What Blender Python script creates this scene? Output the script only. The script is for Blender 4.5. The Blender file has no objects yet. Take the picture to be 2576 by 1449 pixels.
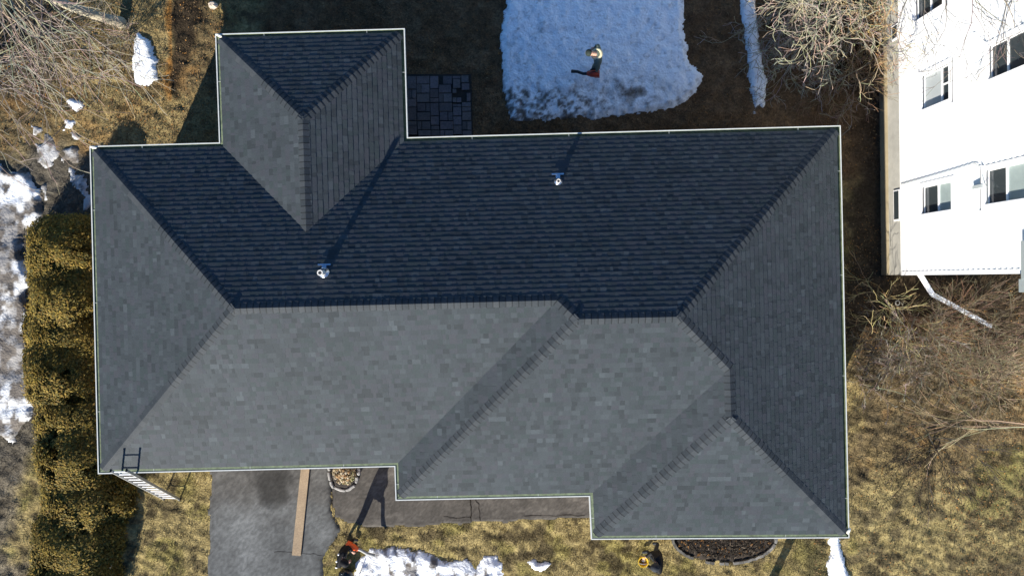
import bpy, math, random
import numpy as np
from mathutils import Vector, Matrix, Quaternion

S = bpy.context.scene
COL = S.collection
rnd = random.Random(7)
npr = np.random.default_rng(11)

# ------------------------------------------------------------------ camera, sky, sun, exposure
FPX, CX, CY, CAMH = 1788.0, 1288.0, 724.5, 23.0       # focal length and centre in measured photo units (2576 wide)
TILT = math.radians(-0.6)
cam_d = bpy.data.cameras.new('camera')
cam = bpy.data.objects.new('camera', cam_d)
COL.objects.link(cam)
cam.location = (0, 0, CAMH)
cam.rotation_euler = (TILT, 0, 0)
cam_d.sensor_fit = 'HORIZONTAL'
cam_d.sensor_width = 36.0
cam_d.lens = 36.0 * FPX / 2576.0
cam_d.clip_start = 0.1
cam_d.clip_end = 2000
S.camera = cam

SUN_EL = math.radians(23.0)
SUN_AZ = math.atan2(0.41, 0.912)                       # shadows run up and to the right
world = bpy.data.worlds.new('World')
S.world = world
world.use_nodes = True
wn = world.node_tree.nodes
wl = world.node_tree.links
wn.clear()
w_out = wn.new('ShaderNodeOutputWorld')
w_bg = wn.new('ShaderNodeBackground')
w_sky = wn.new('ShaderNodeTexSky')
w_sky.sky_type = 'NISHITA'
w_sky.sun_disc = False
w_sky.sun_elevation = SUN_EL
w_sky.sun_rotation = SUN_AZ + math.pi
w_sky.air_density = 1.0
w_sky.dust_density = 0.1
w_sky.ozone_density = 4.0
w_bg.inputs['Strength'].default_value = 0.077
w_hs = wn.new('ShaderNodeHueSaturation')
w_hs.inputs['Saturation'].default_value = 1.17
w_hs.inputs['Hue'].default_value = 0.504
wl.new(w_sky.outputs[0], w_hs.inputs['Color'])
wl.new(w_hs.outputs[0], w_bg.inputs[0])
wl.new(w_bg.outputs[0], w_out.inputs[0])

sun_d = bpy.data.lights.new('sun', 'SUN')
sun_d.energy = 5.0
sun_d.angle = math.radians(0.5)
sun_d.color = (1.0, 0.93, 0.82)
sun = bpy.data.objects.new('sun', sun_d)
COL.objects.link(sun)
sdir = Vector((math.sin(SUN_AZ) * math.cos(SUN_EL), math.cos(SUN_AZ) * math.cos(SUN_EL), -math.sin(SUN_EL)))
sun.rotation_mode = 'QUATERNION'
sun.rotation_quaternion = sdir.to_track_quat('-Z', 'Y')
sun.location = (-8, -18, 14)

S.view_settings.view_transform = 'Standard'
S.view_settings.look = 'None'
S.view_settings.gamma = 1.0
S.view_settings.exposure = 1.13
S.view_settings.use_curve_mapping = False
S.cycles.use_denoising = True
S.cycles.max_bounces = 5
S.cycles.diffuse_bounces = 3

# ------------------------------------------------------------------ projection helpers
ct, st = math.cos(TILT), math.sin(TILT)
def ray(u, v):
    x, y, z = (u - CX) / FPX, -(v - CY) / FPX, -1.0
    return np.array([x, ct * y - st * z, st * y + ct * z])
def P(u, v, z=0.0):
    d = ray(u, v)
    t = (z - CAMH) / d[2]
    return np.array([d[0] * t, d[1] * t, z])
def on_plane(u, v, pl):                               # pl: z = a x + b y + c
    d = ray(u, v)
    t = (pl[2] - CAMH) / (d[2] - pl[0] * d[0] - pl[1] * d[1])
    return np.array([d[0] * t, d[1] * t, CAMH + d[2] * t])
def to_uv(x, y, z=0.0):
    X, Y, Z = x, y, z - CAMH
    yy = ct * Y + st * Z
    zz = -st * Y + ct * Z
    return CX + FPX * X / -zz, CY - FPX * yy / -zz

# ------------------------------------------------------------------ numpy noise
_L = {}
def vnoise(x, y, s, seed):
    if seed not in _L:
        _L[seed] = np.random.default_rng(seed).random((257, 257))
    L = _L[seed]
    x = np.asarray(x) / s + 1000.3
    y = np.asarray(y) / s + 1000.7
    xi, yi = np.floor(x).astype(int), np.floor(y).astype(int)
    fx, fy = x - xi, y - yi
    fx, fy = fx * fx * (3 - 2 * fx), fy * fy * (3 - 2 * fy)
    a, b = L[xi % 256, yi % 256], L[(xi + 1) % 256, yi % 256]
    c, d = L[xi % 256, (yi + 1) % 256], L[(xi + 1) % 256, (yi + 1) % 256]
    return (a * (1 - fx) + b * fx) * (1 - fy) + (c * (1 - fx) + d * fx) * fy
def fbm(x, y, s, seed, o=4):
    t, a, n = 0, 1.0, 0
    for i in range(o):
        t = t + a * vnoise(x, y, s / 2 ** i, seed + i * 13)
        n += a
        a *= 0.55
    return t / n
def sstep(a, b, x):
    t = np.clip((x - a) / (b - a), 0, 1)
    return t * t * (3 - 2 * t)
def poly_sd(x, y, poly):                              # signed distance, inside positive
    poly = np.asarray(poly)
    d = np.full(x.shape, 1e9)
    ins = np.zeros(x.shape, bool)
    n = len(poly)
    for i in range(n):
        a, b = poly[i], poly[(i + 1) % n]
        e = b - a
        t = np.clip(((x - a[0]) * e[0] + (y - a[1]) * e[1]) / (e @ e + 1e-12), 0, 1)
        d = np.minimum(d, np.hypot(x - a[0] - t * e[0], y - a[1] - t * e[1]))
        cond = ((a[1] > y) != (b[1] > y))
        xx = a[0] + (y - a[1]) * e[0] / (e[1] if abs(e[1]) > 1e-9 else 1e-9)
        ins ^= cond & (x < xx)
    return np.where(ins, d, -d)

# ------------------------------------------------------------------ object helpers
WM = {}
def tag(o, label=None, cat=None, group=None, kind=None):
    if label: o['label'] = label
    if cat: o['category'] = cat
    if group: o['group'] = group
    if kind: o['kind'] = kind
    return o
def put(o, parent=None, m=None):
    COL.objects.link(o)
    m = m or Matrix.Identity(4)
    o.matrix_basis = m
    WM[o.name] = m
    if parent is not None:
        o.parent = parent
        o.matrix_parent_inverse = WM[parent.name].inverted()
    return o
def thing(name, loc, label, cat, group=None):
    o = bpy.data.objects.new(name, None)
    o.empty_display_size = 0.3
    put(o, None, Matrix.Translation(Vector(loc)))
    return tag(o, label, cat, group)
def mesh_np(name, V, F, mat, cols=None, smooth=False):
    """V (n,3); F (m,k) all faces with k corners"""
    me = bpy.data.meshes.new(name)
    V = np.asarray(V, np.float32)
    F = np.asarray(F, np.int32)
    m, k = F.shape
    me.vertices.add(len(V))
    me.vertices.foreach_set('co', V.ravel())
    me.loops.add(m * k)
    me.loops.foreach_set('vertex_index', F.ravel())
    me.polygons.add(m)
    me.polygons.foreach_set('loop_start', np.arange(0, m * k, k, dtype=np.int32))
    me.polygons.foreach_set('loop_total', np.full(m, k, np.int32))
    if smooth:
        me.polygons.foreach_set('use_smooth', np.ones(m, bool))
    me.update(calc_edges=True)
    if cols is not None:
        at = me.color_attributes.new('Col', 'FLOAT_COLOR', 'POINT')
        c = np.ones((len(V), 4), np.float32)
        c[:, :3] = cols
        at.data.foreach_set('color', c.ravel())
    me.materials.append(mat)
    return me
class MB:
    def __init__(s):
        s.v, s.f, s.c, s.mi = [], [], [], []
    def add(s, vs, fs, col=None, mi=0):
        b = len(s.v)
        s.v += [tuple(map(float, p)) for p in vs]
        s.f += [tuple(i + b for i in f) for f in fs]
        s.c += [col or (1, 1, 1)] * len(vs)
        s.mi += [mi] * len(fs)
        return s
    def box(s, c, d, rot=None, col=None, mi=0, taper=1.0):
        x, y, z = d[0] / 2, d[1] / 2, d[2] / 2
        t = taper
        vs = [(-x, -y, -z), (x, -y, -z), (x, y, -z), (-x, y, -z), (-x * t, -y * t, z), (x * t, -y * t, z), (x * t, y * t, z), (-x * t, y * t, z)]
        c = Vector(c)
        vs = [(rot @ Vector(p) if rot else Vector(p)) + c for p in vs]
        return s.add(vs, [(0, 3, 2, 1), (4, 5, 6, 7), (0, 1, 5, 4), (1, 2, 6, 5), (2, 3, 7, 6), (3, 0, 4, 7)], col, mi)
    def tube(s, pts, rad, n=6, col=None, mi=0, cap=True):
        pts = [Vector(p) for p in pts]
        if not hasattr(rad, '__len__'):
            rad = [rad] * len(pts)
        vs, fs = [], []
        up = Vector((0.13, 0.21, 0.97))
        for i, p in enumerate(pts):
            d = (pts[min(i + 1, len(pts) - 1)] - pts[max(i - 1, 0)])
            if d.length < 1e-9: d = Vector((0, 0, 1))
            d.normalize()
            a = d.cross(up)
            if a.length < 0.05: a = d.cross(Vector((1, 0, 0)))
            a.normalize()
            b = d.cross(a)
            for k in range(n):
                w = 2 * math.pi * k / n
                vs.append(p + (a * math.cos(w) + b * math.sin(w)) * rad[i])
        for i in range(len(pts) - 1):
            for k in range(n):
                fs.append((i * n + k, i * n + (k + 1) % n, (i + 1) * n + (k + 1) % n, (i + 1) * n + k))
        if cap:
            fs.append(tuple(range(n - 1, -1, -1)))
            fs.append(tuple((len(pts) - 1) * n + k for k in range(n)))
        return s.add(vs, fs, col, mi)
    def ball(s, c, r, n=10, m=7, col=None, mi=0, rot=None, jit=0.0):
        if not hasattr(r, '__len__'): r = (r, r, r)
        vs, fs = [], []
        c = Vector(c)
        for i in range(m + 1):
            th = math.pi * i / m
            for k in range(n):
                ph = 2 * math.pi * k / n
                q = Vector((math.sin(th) * math.cos(ph) * r[0], math.sin(th) * math.sin(ph) * r[1], math.cos(th) * r[2]))
                if jit: q *= 1 + rnd.uniform(-jit, jit) * (0 if i in (0, m) else 1)
                vs.append((rot @ q if rot else q) + c)
        for i in range(m):
            for k in range(n):
                fs.append((i * n + k, (i + 1) * n + k, (i + 1) * n + (k + 1) % n, i * n + (k + 1) % n))
        return s.add(vs, fs, col, mi)
    def lathe(s, c, prof, n=16, col=None, mi=0, rot=None):
        vs, fs = [], []
        c = Vector(c)
        for (r, z) in prof:
            for k in range(n):
                w = 2 * math.pi * k / n
                q = Vector((r * math.cos(w), r * math.sin(w), z))
                vs.append((rot @ q if rot else q) + c)
        for i in range(len(prof) - 1):
            for k in range(n):
                fs.append((i * n + k, i * n + (k + 1) % n, (i + 1) * n + (k + 1) % n, (i + 1) * n + k))
        return s.add(vs, fs, col, mi)
    def mesh(s, name, mats, smooth=False, bevel=0):
        me = bpy.data.meshes.new(name)
        me.from_pydata(s.v, [], s.f)
        me.update()
        at = me.color_attributes.new('Col', 'FLOAT_COLOR', 'POINT')
        c = np.ones((len(s.v), 4), np.float32)
        c[:, :3] = np.array(s.c)
        at.data.foreach_set('color', c.ravel())
        for m in (mats if isinstance(mats, (list, tuple)) else [mats]):
            me.materials.append(m)
        me.polygons.foreach_set('material_index', np.array(s.mi, np.int32))
        if smooth:
            me.polygons.foreach_set('use_smooth', np.ones(len(s.f), bool))
        return me
    def obj(s, name, mats, parent=None, smooth=False):
        return put(bpy.data.objects.new(name, s.mesh(name, mats, smooth)), parent)

# ------------------------------------------------------------------ materials
def mat(name, col=(1, 1, 1), rough=0.8, attr=False, noise=0.0, nscale=30, noise2=0.0, n2scale=2.0, bump=0.0, bscale=60, metal=0.0, spec=0.3, bdist=0.02):
    m = bpy.data.materials.new(name)
    m.use_nodes = True
    nt = m.node_tree
    N, L = nt.nodes, nt.links
    bs = N['Principled BSDF']
    bs.inputs['Roughness'].default_value = rough
    bs.inputs['Metallic'].default_value = metal
    bs.inputs['Specular IOR Level'].default_value = spec
    geo = N.new('ShaderNodeNewGeometry')
    if attr:
        a = N.new('ShaderNodeAttribute')
        a.attribute_name = 'Col'
        mul = N.new('ShaderNodeMix')
        mul.data_type = 'RGBA'
        mul.blend_type = 'MULTIPLY'
        mul.inputs[0].default_value = 1
        mul.inputs[6].default_value = (*col, 1)
        L.new(a.outputs['Color'], mul.inputs[7])
        cur = mul.outputs[2]
    else:
        r = N.new('ShaderNodeRGB')
        r.outputs[0].default_value = (*col, 1)
        cur = r.outputs[0]
    for amt, sc, det in ((noise, nscale, 4.0), (noise2, n2scale, 5.0)):
        if amt <= 0: continue
        t = N.new('ShaderNodeTexNoise')
        t.inputs['Scale'].default_value = sc
        t.inputs['Detail'].default_value = det
        t.inputs['Roughness'].default_value = 0.65
        L.new(geo.outputs['Position'], t.inputs['Vector'])
        mr = N.new('ShaderNodeMapRange')
        mr.inputs[1].default_value = 0.3
        mr.inputs[2].default_value = 0.7
        mr.inputs[3].default_value = 1 - amt
        mr.inputs[4].default_value = 1 + amt
        L.new(t.outputs[0], mr.inputs[0])
        mx = N.new('ShaderNodeVectorMath')
        mx.operation = 'SCALE'
        L.new(cur, mx.inputs[0])
        L.new(mr.outputs[0], mx.inputs['Scale'])
        cur = mx.outputs[0]
    L.new(cur, bs.inputs['Base Color'])
    if bump > 0:
        t = N.new('ShaderNodeTexNoise')
        t.inputs['Scale'].default_value = bscale
        t.inputs['Detail'].default_value = 4
        L.new(geo.outputs['Position'], t.inputs['Vector'])
        b = N.new('ShaderNodeBump')
        b.inputs['Strength'].default_value = bump
        b.inputs['Distance'].default_value = bdist
        L.new(t.outputs[0], b.inputs['Height'])
        L.new(b.outputs[0], bs.inputs['Normal'])
    return m

M = {}
M['ground'] = mat('ground_turf', attr=True, rough=0.95, noise=0.45, nscale=14, noise2=0.25, n2scale=2.2, bump=0.6, bscale=22, spec=0.1, bdist=0.05)
M['blade'] = mat('dry_grass', attr=True, rough=0.8, spec=0.15)
M['leaf'] = mat('fallen_leaf', attr=True, rough=0.8, spec=0.15)
M['shingle'] = mat('asphalt_shingle', attr=True, rough=0.62, noise=0.30, nscale=75, noise2=0.09, n2scale=0.6, spec=0.09, bump=0.25, bscale=130, bdist=0.006)
M['deck'] = mat('roof_deck', (0.02, 0.02, 0.022), 0.95)
M['gutter'] = mat('white_gutter', (0.55, 0.57, 0.55), 0.45, noise=0.1, nscale=8)
M['trough'] = mat('gutter_trough', (0.15, 0.185, 0.11), 0.7, noise=0.35, nscale=9, noise2=0.2, n2scale=1.5)
M['fascia'] = mat('fascia', (0.7, 0.7, 0.68), 0.6, noise=0.05, nscale=4)
M['brick'] = mat('buff_wall', (0.36, 0.29, 0.23), 0.85, noise=0.2, nscale=10)
M['snow'] = mat('snow', attr=True, rough=0.7, noise=0.06, nscale=12, bump=0.5, bscale=14, spec=0.2, bdist=0.06)
M['asphalt'] = mat('asphalt', attr=True, rough=0.9, noise=0.22, nscale=45, noise2=0.16, n2scale=2.6, spec=0.2, bump=0.3, bscale=90, bdist=0.01)
M['wood'] = mat('plank_wood', (0.30, 0.225, 0.145), 0.8, noise=0.2, nscale=24, noise2=0.18, n2scale=2.5)
M['stone'] = mat('grey_stone', attr=True, rough=0.85, noise=0.2, nscale=14, bump=0.3, bscale=30)
M['paver'] = mat('paving_stone', attr=True, rough=0.85, noise=0.25, nscale=16, bump=0.3, bscale=40, noise2=0.15, n2scale=3)
M['mulch'] = mat('mulch', attr=True, rough=0.95, noise=0.4, nscale=22)
M['bark'] = mat('bark', attr=True, rough=0.9, noise=0.2, nscale=12, spec=0.15)
M['cedar'] = mat('cedar_spray', attr=True, rough=0.75, spec=0.15, noise=0.15, nscale=8)
M['alu'] = mat('aluminium', (0.42, 0.43, 0.42), 0.45, metal=0.6)
M['alu_rung'] = mat('aluminium_rung', (0.8, 0.8, 0.78), 0.5, metal=0.2)
M['pipe_alu'] = mat('weathered_aluminium', (0.78, 0.80, 0.82), 0.5, metal=0.0, noise=.06, nscale=9)
M['rubber'] = mat('black_rubber', (0.02, 0.02, 0.02), 0.7)
M['pvc'] = mat('white_pvc', (0.75, 0.72, 0.66), 0.5)
M['flash'] = mat('vent_flashing', (0.5, 0.55, 0.62), 0.25, metal=0.9)
M['siding'] = mat('white_siding', (0.82, 0.83, 0.83), 0.5, noise=0.02, nscale=3)
M['trim'] = mat('white_trim', (0.84, 0.84, 0.84), 0.5)
M['concrete'] = mat('foundation_concrete', attr=True, rough=0.9, noise=0.1, nscale=5, noise2=0.12, n2scale=0.9, bump=0.1, bscale=30)
M['glass'] = mat('window_glass', (0.035, 0.045, 0.05), 0.08, spec=0.6)
M['glass_pale'] = mat('window_glass_over_blind', (0.30, 0.36, 0.35), 0.15, spec=0.6, noise=0.1, nscale=4)
M['blind'] = mat('white_blind', (0.40, 0.43, 0.43), 0.5, noise=.05, nscale=2)
M['grey_metal'] = mat('grey_metal', (0.45, 0.5, 0.5), 0.4, metal=0.4)
M['black_cloth'] = mat('black_cloth', (0.008, 0.008, 0.010), 0.7, spec=0.2)
M['green_cloth'] = mat('grey_green_cloth', (0.13, 0.16, 0.13), 0.85, noise=0.2, nscale=14)
M['denim'] = mat('dark_trousers', (0.02, 0.022, 0.028), 0.85)
M['dark_grey'] = mat('dark_grey_cloth', (0.022, 0.027, 0.035), 0.8)
M['skin'] = mat('skin', (0.5, 0.3, 0.22), 0.6)
M['hair'] = mat('hair', (0.03, 0.02, 0.015), 0.7)
M['cream'] = mat('cream_fleece', (0.62, 0.56, 0.36), 0.9)
M['white_cloth'] = mat('white_patch', (0.75, 0.75, 0.75), 0.5)
M['red_pl'] = mat('red_plastic', (0.42, 0.055, 0.03), 0.4)
M['orange_pl'] = mat('orange_plastic', (0.85, 0.13, 0.03), 0.4)
M['black_pl'] = mat('black_plastic', (0.015, 0.017, 0.02), 0.4)
M['grey_pl'] = mat('grey_plastic', (0.35, 0.35, 0.33), 0.45)
M['yellow_pl'] = mat('yellow_plastic', (0.75, 0.5, 0.04), 0.4)
M['bag'] = mat('black_bag', (0.012, 0.014, 0.016), 0.22, spec=0.6, bump=0.5, bscale=14)
M['pole'] = mat('pale_pole', (0.6, 0.57, 0.5), 0.6)
M['roof2'] = mat('neighbour_roof', (0.05, 0.05, 0.052), 0.9)

# ------------------------------------------------------------------ outlines measured in the photograph (eave height 2.8 m)
ZE, PITCH, INS = 2.8, 0.39, 0.135
OUT = dict(A=(225, 368), B=(551, 360), C=(541, 86), D=(1018, 72), E=(1026, 347), F=(2115, 316), G=(2137, 1353), H=(1487, 1357), I=(1482, 1249), J=(995, 1259), K=(992, 1174), L=(246, 1192))
OW = {k: P(u, v, ZE) for k, (u, v) in OUT.items()}
PLN = dict(N=('A', 'F'), E=('F', 'G'), S3=('G', 'H'), W3=('H', 'I'), S2=('I', 'J'), W2=('J', 'K'), S1=('K', 'L'), W=('L', 'A'), WW=('B', 'C'), WN=('C', 'D'), WE=('D', 'E'))
PL = {}
EDGE = {}
for k, (a, b) in PLN.items():
    a, b = OW[a], OW[b]
    d = (b - a)[:2]
    d = d / np.linalg.norm(d)
    n = np.array([d[1], -d[0]])
    PL[k] = (PITCH * n[0], PITCH * n[1], ZE - PITCH * (n @ a[:2]) - PITCH * INS)
    EDGE[k] = (a, d, n)
def isect(*ks):
    A = np.array([[PL[i][0], PL[i][1], -1] for i in ks])
    return np.linalg.solve(A, -np.array([PL[i][2] for i in ks]))
RP = dict(a=isect('N', 'W', 'S1'), b=isect('N', 'S1', 'W2'), c=isect('N', 'W2', 'S2'), d=isect('N', 'S2', 'E'), e=isect('S2', 'E', 'W3'), f=isect('W3', 'E', 'S3'), g=isect('WW', 'WN', 'WE'), h=isect('WW', 'WE', 'N'))
def corner(k1, k2, off):                              # eave lines moved inwards by off
    A, r = [], []
    for k in (k1, k2):
        a, d, n = EDGE[k]
        A.append(n)
        r.append(n @ a[:2] + off)
    return np.linalg.solve(np.array(A), np.array(r))
CORN = [('A', 'W', 'N'), ('B', 'N', 'WW'), ('C', 'WW', 'WN'), ('D', 'WN', 'WE'), ('E', 'WE', 'N'), ('F', 'N', 'E'), ('G', 'E', 'S3'), ('H', 'S3', 'W3'), ('I', 'W3', 'S2'), ('J', 'S2', 'W2'), ('K', 'W2', 'S1'), ('L', 'S1', 'W')]
def ring(off):
    return {c: corner(k1, k2, off) for c, k1, k2 in CORN}
R_IN = ring(INS)
for c in R_IN:
    RP[c] = np.array([*R_IN[c], ZE])
HOUSE_WALL = ring(0.55)

# ------------------------------------------------------------------ ground
def duv(pts, z=0.0):
    return np.array([P(u, v, z)[:2] for u, v in pts])
def ground_colour(x, y):
    u, v = to_uv(x, y)
    ju = u + (fbm(x, y, 1.6, 3) - 0.5) * 170
    jv = v + (fbm(x, y, 1.6, 5) - 0.5) * 170
    n1, n2, n3 = fbm(x, y, 0.9, 21), fbm(x, y, 0.35, 31), fbm(x, y, 2.6, 41)
    def mix(c, d, t):
        t = np.clip(t, 0, 1)[:, None]
        return c * (1 - t) + np.array(d) * t
    c = np.tile(np.array([.26, .205, .09]), (len(u), 1))                 # straw lawn
    c = mix(c, (.185, .16, .05), sstep(.50, .66, n1) * .7)               # green-olive
    c = mix(c, (.07, .055, .03), sstep(.52, .68, n2) * .85)
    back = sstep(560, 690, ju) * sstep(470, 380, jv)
    c = mix(c, (.115, .068, .036), back * .93)  # back lawn darkened in colour to deepen the house shade
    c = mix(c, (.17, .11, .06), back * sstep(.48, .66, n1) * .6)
    ul = sstep(620, 520, ju) * sstep(450, 380, jv)
    c = mix(c, (.22, .17, .078), ul)
    c = mix(c, (.09, .065, .035), ul * sstep(.45, .6, n1) * .7)
    c = mix(c, (.24, .125, .04), ul * sstep(.52, .66, n3) * sstep(.42, .6, n2) * .4)
    soil = poly_sd(u + (n1 - .5) * 60, v + (n2 - .5) * 60, [(425, -60), (552, -60), (522, 60), (472, 170), (438, 262), (424, 255), (420, 120)])  # dark soil together with the tall cast shadow painted over it
    c = mix(c, (.03, .022, .014), sstep(-12, 14, soil) * .97)  # dark soil, with a tall cast shadow painted into its tone
    corner_shade = sstep(230, 130, u + (n1 - .5) * 160 + (v - 60) * .25) * sstep(300, 220, jv)
    c = mix(c, (.06, .05, .036), corner_shade * .9)  # shade of the upper left corner painted into the ground colour
    edge_ = sstep(-14, -2, soil) * sstep(14, 2, soil) * (u < 430)
    c = mix(c, (.25, .12, .03), edge_ * .8)
    thr = sstep(95, 30, ju) * sstep(1000, 1100, jv)
    c = mix(c, (.16, .135, .095), thr)
    c = mix(c, (.06, .05, .035), thr * sstep(.5, .64, n2) * .8)
    mud = sstep(300, 210, ju) * sstep(330, 400, jv) * sstep(1250, 1050, jv)
    c = mix(c, (.085, .075, .058), mud)
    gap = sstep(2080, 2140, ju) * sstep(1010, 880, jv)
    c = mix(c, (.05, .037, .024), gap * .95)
    rt = sstep(2110, 2160, ju) * sstep(830, 960, jv)
    c = mix(c, (.15, .11, .058), rt * sstep(1300, 1080, jv) * .9)
    c = mix(c, (.22, .13, .055), rt * sstep(.55, .7, n1) * sstep(1250, 1080, jv) * .7)
    c = mix(c, (.28, .225, .10), rt * sstep(1150, 1300, jv) * .8)
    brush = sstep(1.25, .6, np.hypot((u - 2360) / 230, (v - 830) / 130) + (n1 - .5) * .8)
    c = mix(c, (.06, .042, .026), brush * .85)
    c = mix(c, (.115, .125, .03), sstep(2430, 2500, ju) * sstep(1090, 1150, jv) * sstep(1310, 1240, jv) * .4)
    c = mix(c, (.075, .058, .036), sstep(2400, 2500, ju) * sstep(1340, 1410, jv) * .75)
    c = mix(c, (.075, .06, .035), rt * sstep(.46, .62, n2) * .75)
    thin = fbm(x, y, .12, 57, 2)
    c = c * (1 + .5 * (thin - .5))[:, None]
    wet = sstep(1930, 2040, ju) * sstep(1340, 1380, jv) * sstep(2110, 2070, ju)
    c = mix(c, (.10, .09, .038), wet * .6)
    return c * (0.75 + 0.5 * fbm(x, y, .22, 77, 3))[:, None]

def relief(x, y):
    return 0.13 * (fbm(x + .6 * y, y * 1.4, .26, 51, 3) - .62)
gx, gy = np.meshgrid(np.arange(-18.6, 18.61, .066), np.arange(-11.4, 11.8, .066))
gxf, gyf = gx.ravel(), gy.ravel()
nx_, ny_ = gx.shape[1], gx.shape[0]
idx = np.arange(nx_ * ny_).reshape(ny_, nx_)
gF = np.stack([idx[:-1, :-1], idx[:-1, 1:], idx[1:, 1:], idx[1:, :-1]], -1).reshape(-1, 4)
gz = relief(gxf, gyf)
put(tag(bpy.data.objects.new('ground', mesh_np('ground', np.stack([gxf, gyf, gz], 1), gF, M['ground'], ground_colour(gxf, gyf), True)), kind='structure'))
# land beyond the yard
fx, fy = np.meshgrid(np.linspace(-400, 400, 41), np.linspace(-400, 400, 41))
fi = np.arange(41 * 41).reshape(41, 41)
put(tag(bpy.data.objects.new('terrain', mesh_np('terrain', np.stack([fx.ravel(), fy.ravel(), np.full(1681, -.12)], 1), np.stack([fi[:-1, :-1], fi[:-1, 1:], fi[1:, 1:], fi[1:, :-1]], -1).reshape(-1, 4), M['ground'], np.tile([.15, .12, .055], (1681, 1)))), kind='structure'))

# ------------------------------------------------------------------ irregular ground patches (asphalt, soil, snow)
def patch(name, poly_uv, mat_, top, edge, jitter, colour, res=0.06, bumps=0.0, bs=0.3, seed=1, thresh=0.0, jscale=.5, ragged=0.0, z0=0.0, parent=None):
    poly = duv(poly_uv)
    lo, hi = poly.min(0) - .25, poly.max(0) + .25
    x, y = np.meshgrid(np.arange(lo[0], hi[0], res), np.arange(lo[1], hi[1], res))
    sd = poly_sd(x, y, poly) + (fbm(x, y, jscale, seed, 4) - .5) * 2 * jitter
    if ragged: sd = sd + (fbm(x, y, .16, seed + 5, 3) - .5) * 2 * ragged
    if thresh:
        sd = np.minimum(sd, (fbm(x, y, .8, seed + 3, 4) - thresh) * 1.6)
    h = top * sstep(0, edge, sd)
    h = h + bumps * (fbm(x, y, bs, seed + 7, 4) - .5) * sstep(0, edge * 1.5, sd)
    z = np.where(sd > 0, np.maximum(h, .006), -.055) + z0
    keep = sd > 0
    any_ = keep[:-1, :-1] | keep[:-1, 1:] | keep[1:, 1:] | keep[1:, :-1]
    i = np.arange(x.size).reshape(x.shape)
    F = np.stack([i[:-1, :-1], i[:-1, 1:], i[1:, 1:], i[1:, :-1]], -1)[any_]
    used = np.unique(F)
    re = np.zeros(x.size, int)
    re[used] = np.arange(len(used))
    X, Y, Z, SD = x.ravel()[used], y.ravel()[used], z.ravel()[used], sd.ravel()[used]
    o = bpy.data.objects.new(name, mesh_np(name, np.stack([X, Y, Z], 1), re[F], mat_, colour(X, Y, SD), True))
    return put(o, parent)

def c_asphalt(X, Y, SD):
    u, v = to_uv(X, Y)
    c = np.tile(np.array([.112, .117, .116]), (len(X), 1))
    n = fbm(X, Y, .5, 61)
    c *= (0.8 + .4 * n)[:, None]
    pale = np.exp(-((u - 630) / 45) ** 2) * sstep(1230, 1330, v)
    c *= (1 + .3 * pale)[:, None]
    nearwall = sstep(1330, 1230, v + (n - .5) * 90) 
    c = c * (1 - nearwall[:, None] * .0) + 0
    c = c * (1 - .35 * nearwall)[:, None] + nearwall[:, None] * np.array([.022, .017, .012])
    stain = np.maximum(sstep(1.35, .55, np.hypot((u - 688) / 46, (v - 1228) / 62) + (n - .5) * 1.3), sstep(1.2, .8, np.hypot((u - 684) / 32, (v - 1262) / 24) + (n - .5) * .8) * .8)
    c *= (1 - .58 * stain)[:, None]
    c *= (1 + .35 * (fbm(u, v, 26, 63, 4) - .5))[:, None] * (1 + .5 * (npr.random(len(X)) - .5))[:, None]
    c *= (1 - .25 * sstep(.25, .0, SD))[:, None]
    dark = np.exp(-((u - 735) / 60) ** 2) * sstep(1290, 1360, v)
    c *= (1 - .22 * dark)[:, None]
    return c
ASPH = [(530, 1120), (533, 1230), (525, 1290), (530, 1360), (524, 1420), (526, 1560), (800, 1560), (812, 1400), (838, 1362), (852, 1330), (838, 1302), (832, 1275), (834, 1120)]
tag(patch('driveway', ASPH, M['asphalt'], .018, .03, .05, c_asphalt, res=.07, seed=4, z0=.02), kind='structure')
def c_walk(X, Y, SD):
    n = fbm(X, Y, .45, 71)
    c = np.tile(np.array([.082, .075, .066]), (len(X), 1)) * (0.72 + .56 * n)[:, None]
    return c * (1 - .35 * sstep(.2, .0, SD))[:, None] * (1 + .5 * (npr.random(len(X)) - .5))[:, None] * (1 + .45 * sstep(.55, .7, fbm(X * .6, Y * 1.3, .5, 75)))[:, None]
WALK = [(836, 1120), (836, 1270), (843, 1300), (870, 1312), (930, 1325), (1010, 1322), (1120, 1316), (1200, 1312), (1330, 1308), (1430, 1300), (1520, 1297), (1520, 1120)]
tag(patch('walkway', WALK, M['asphalt'], .02, .03, .06, c_walk, res=.06, seed=9, z0=.03), kind='structure')
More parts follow.
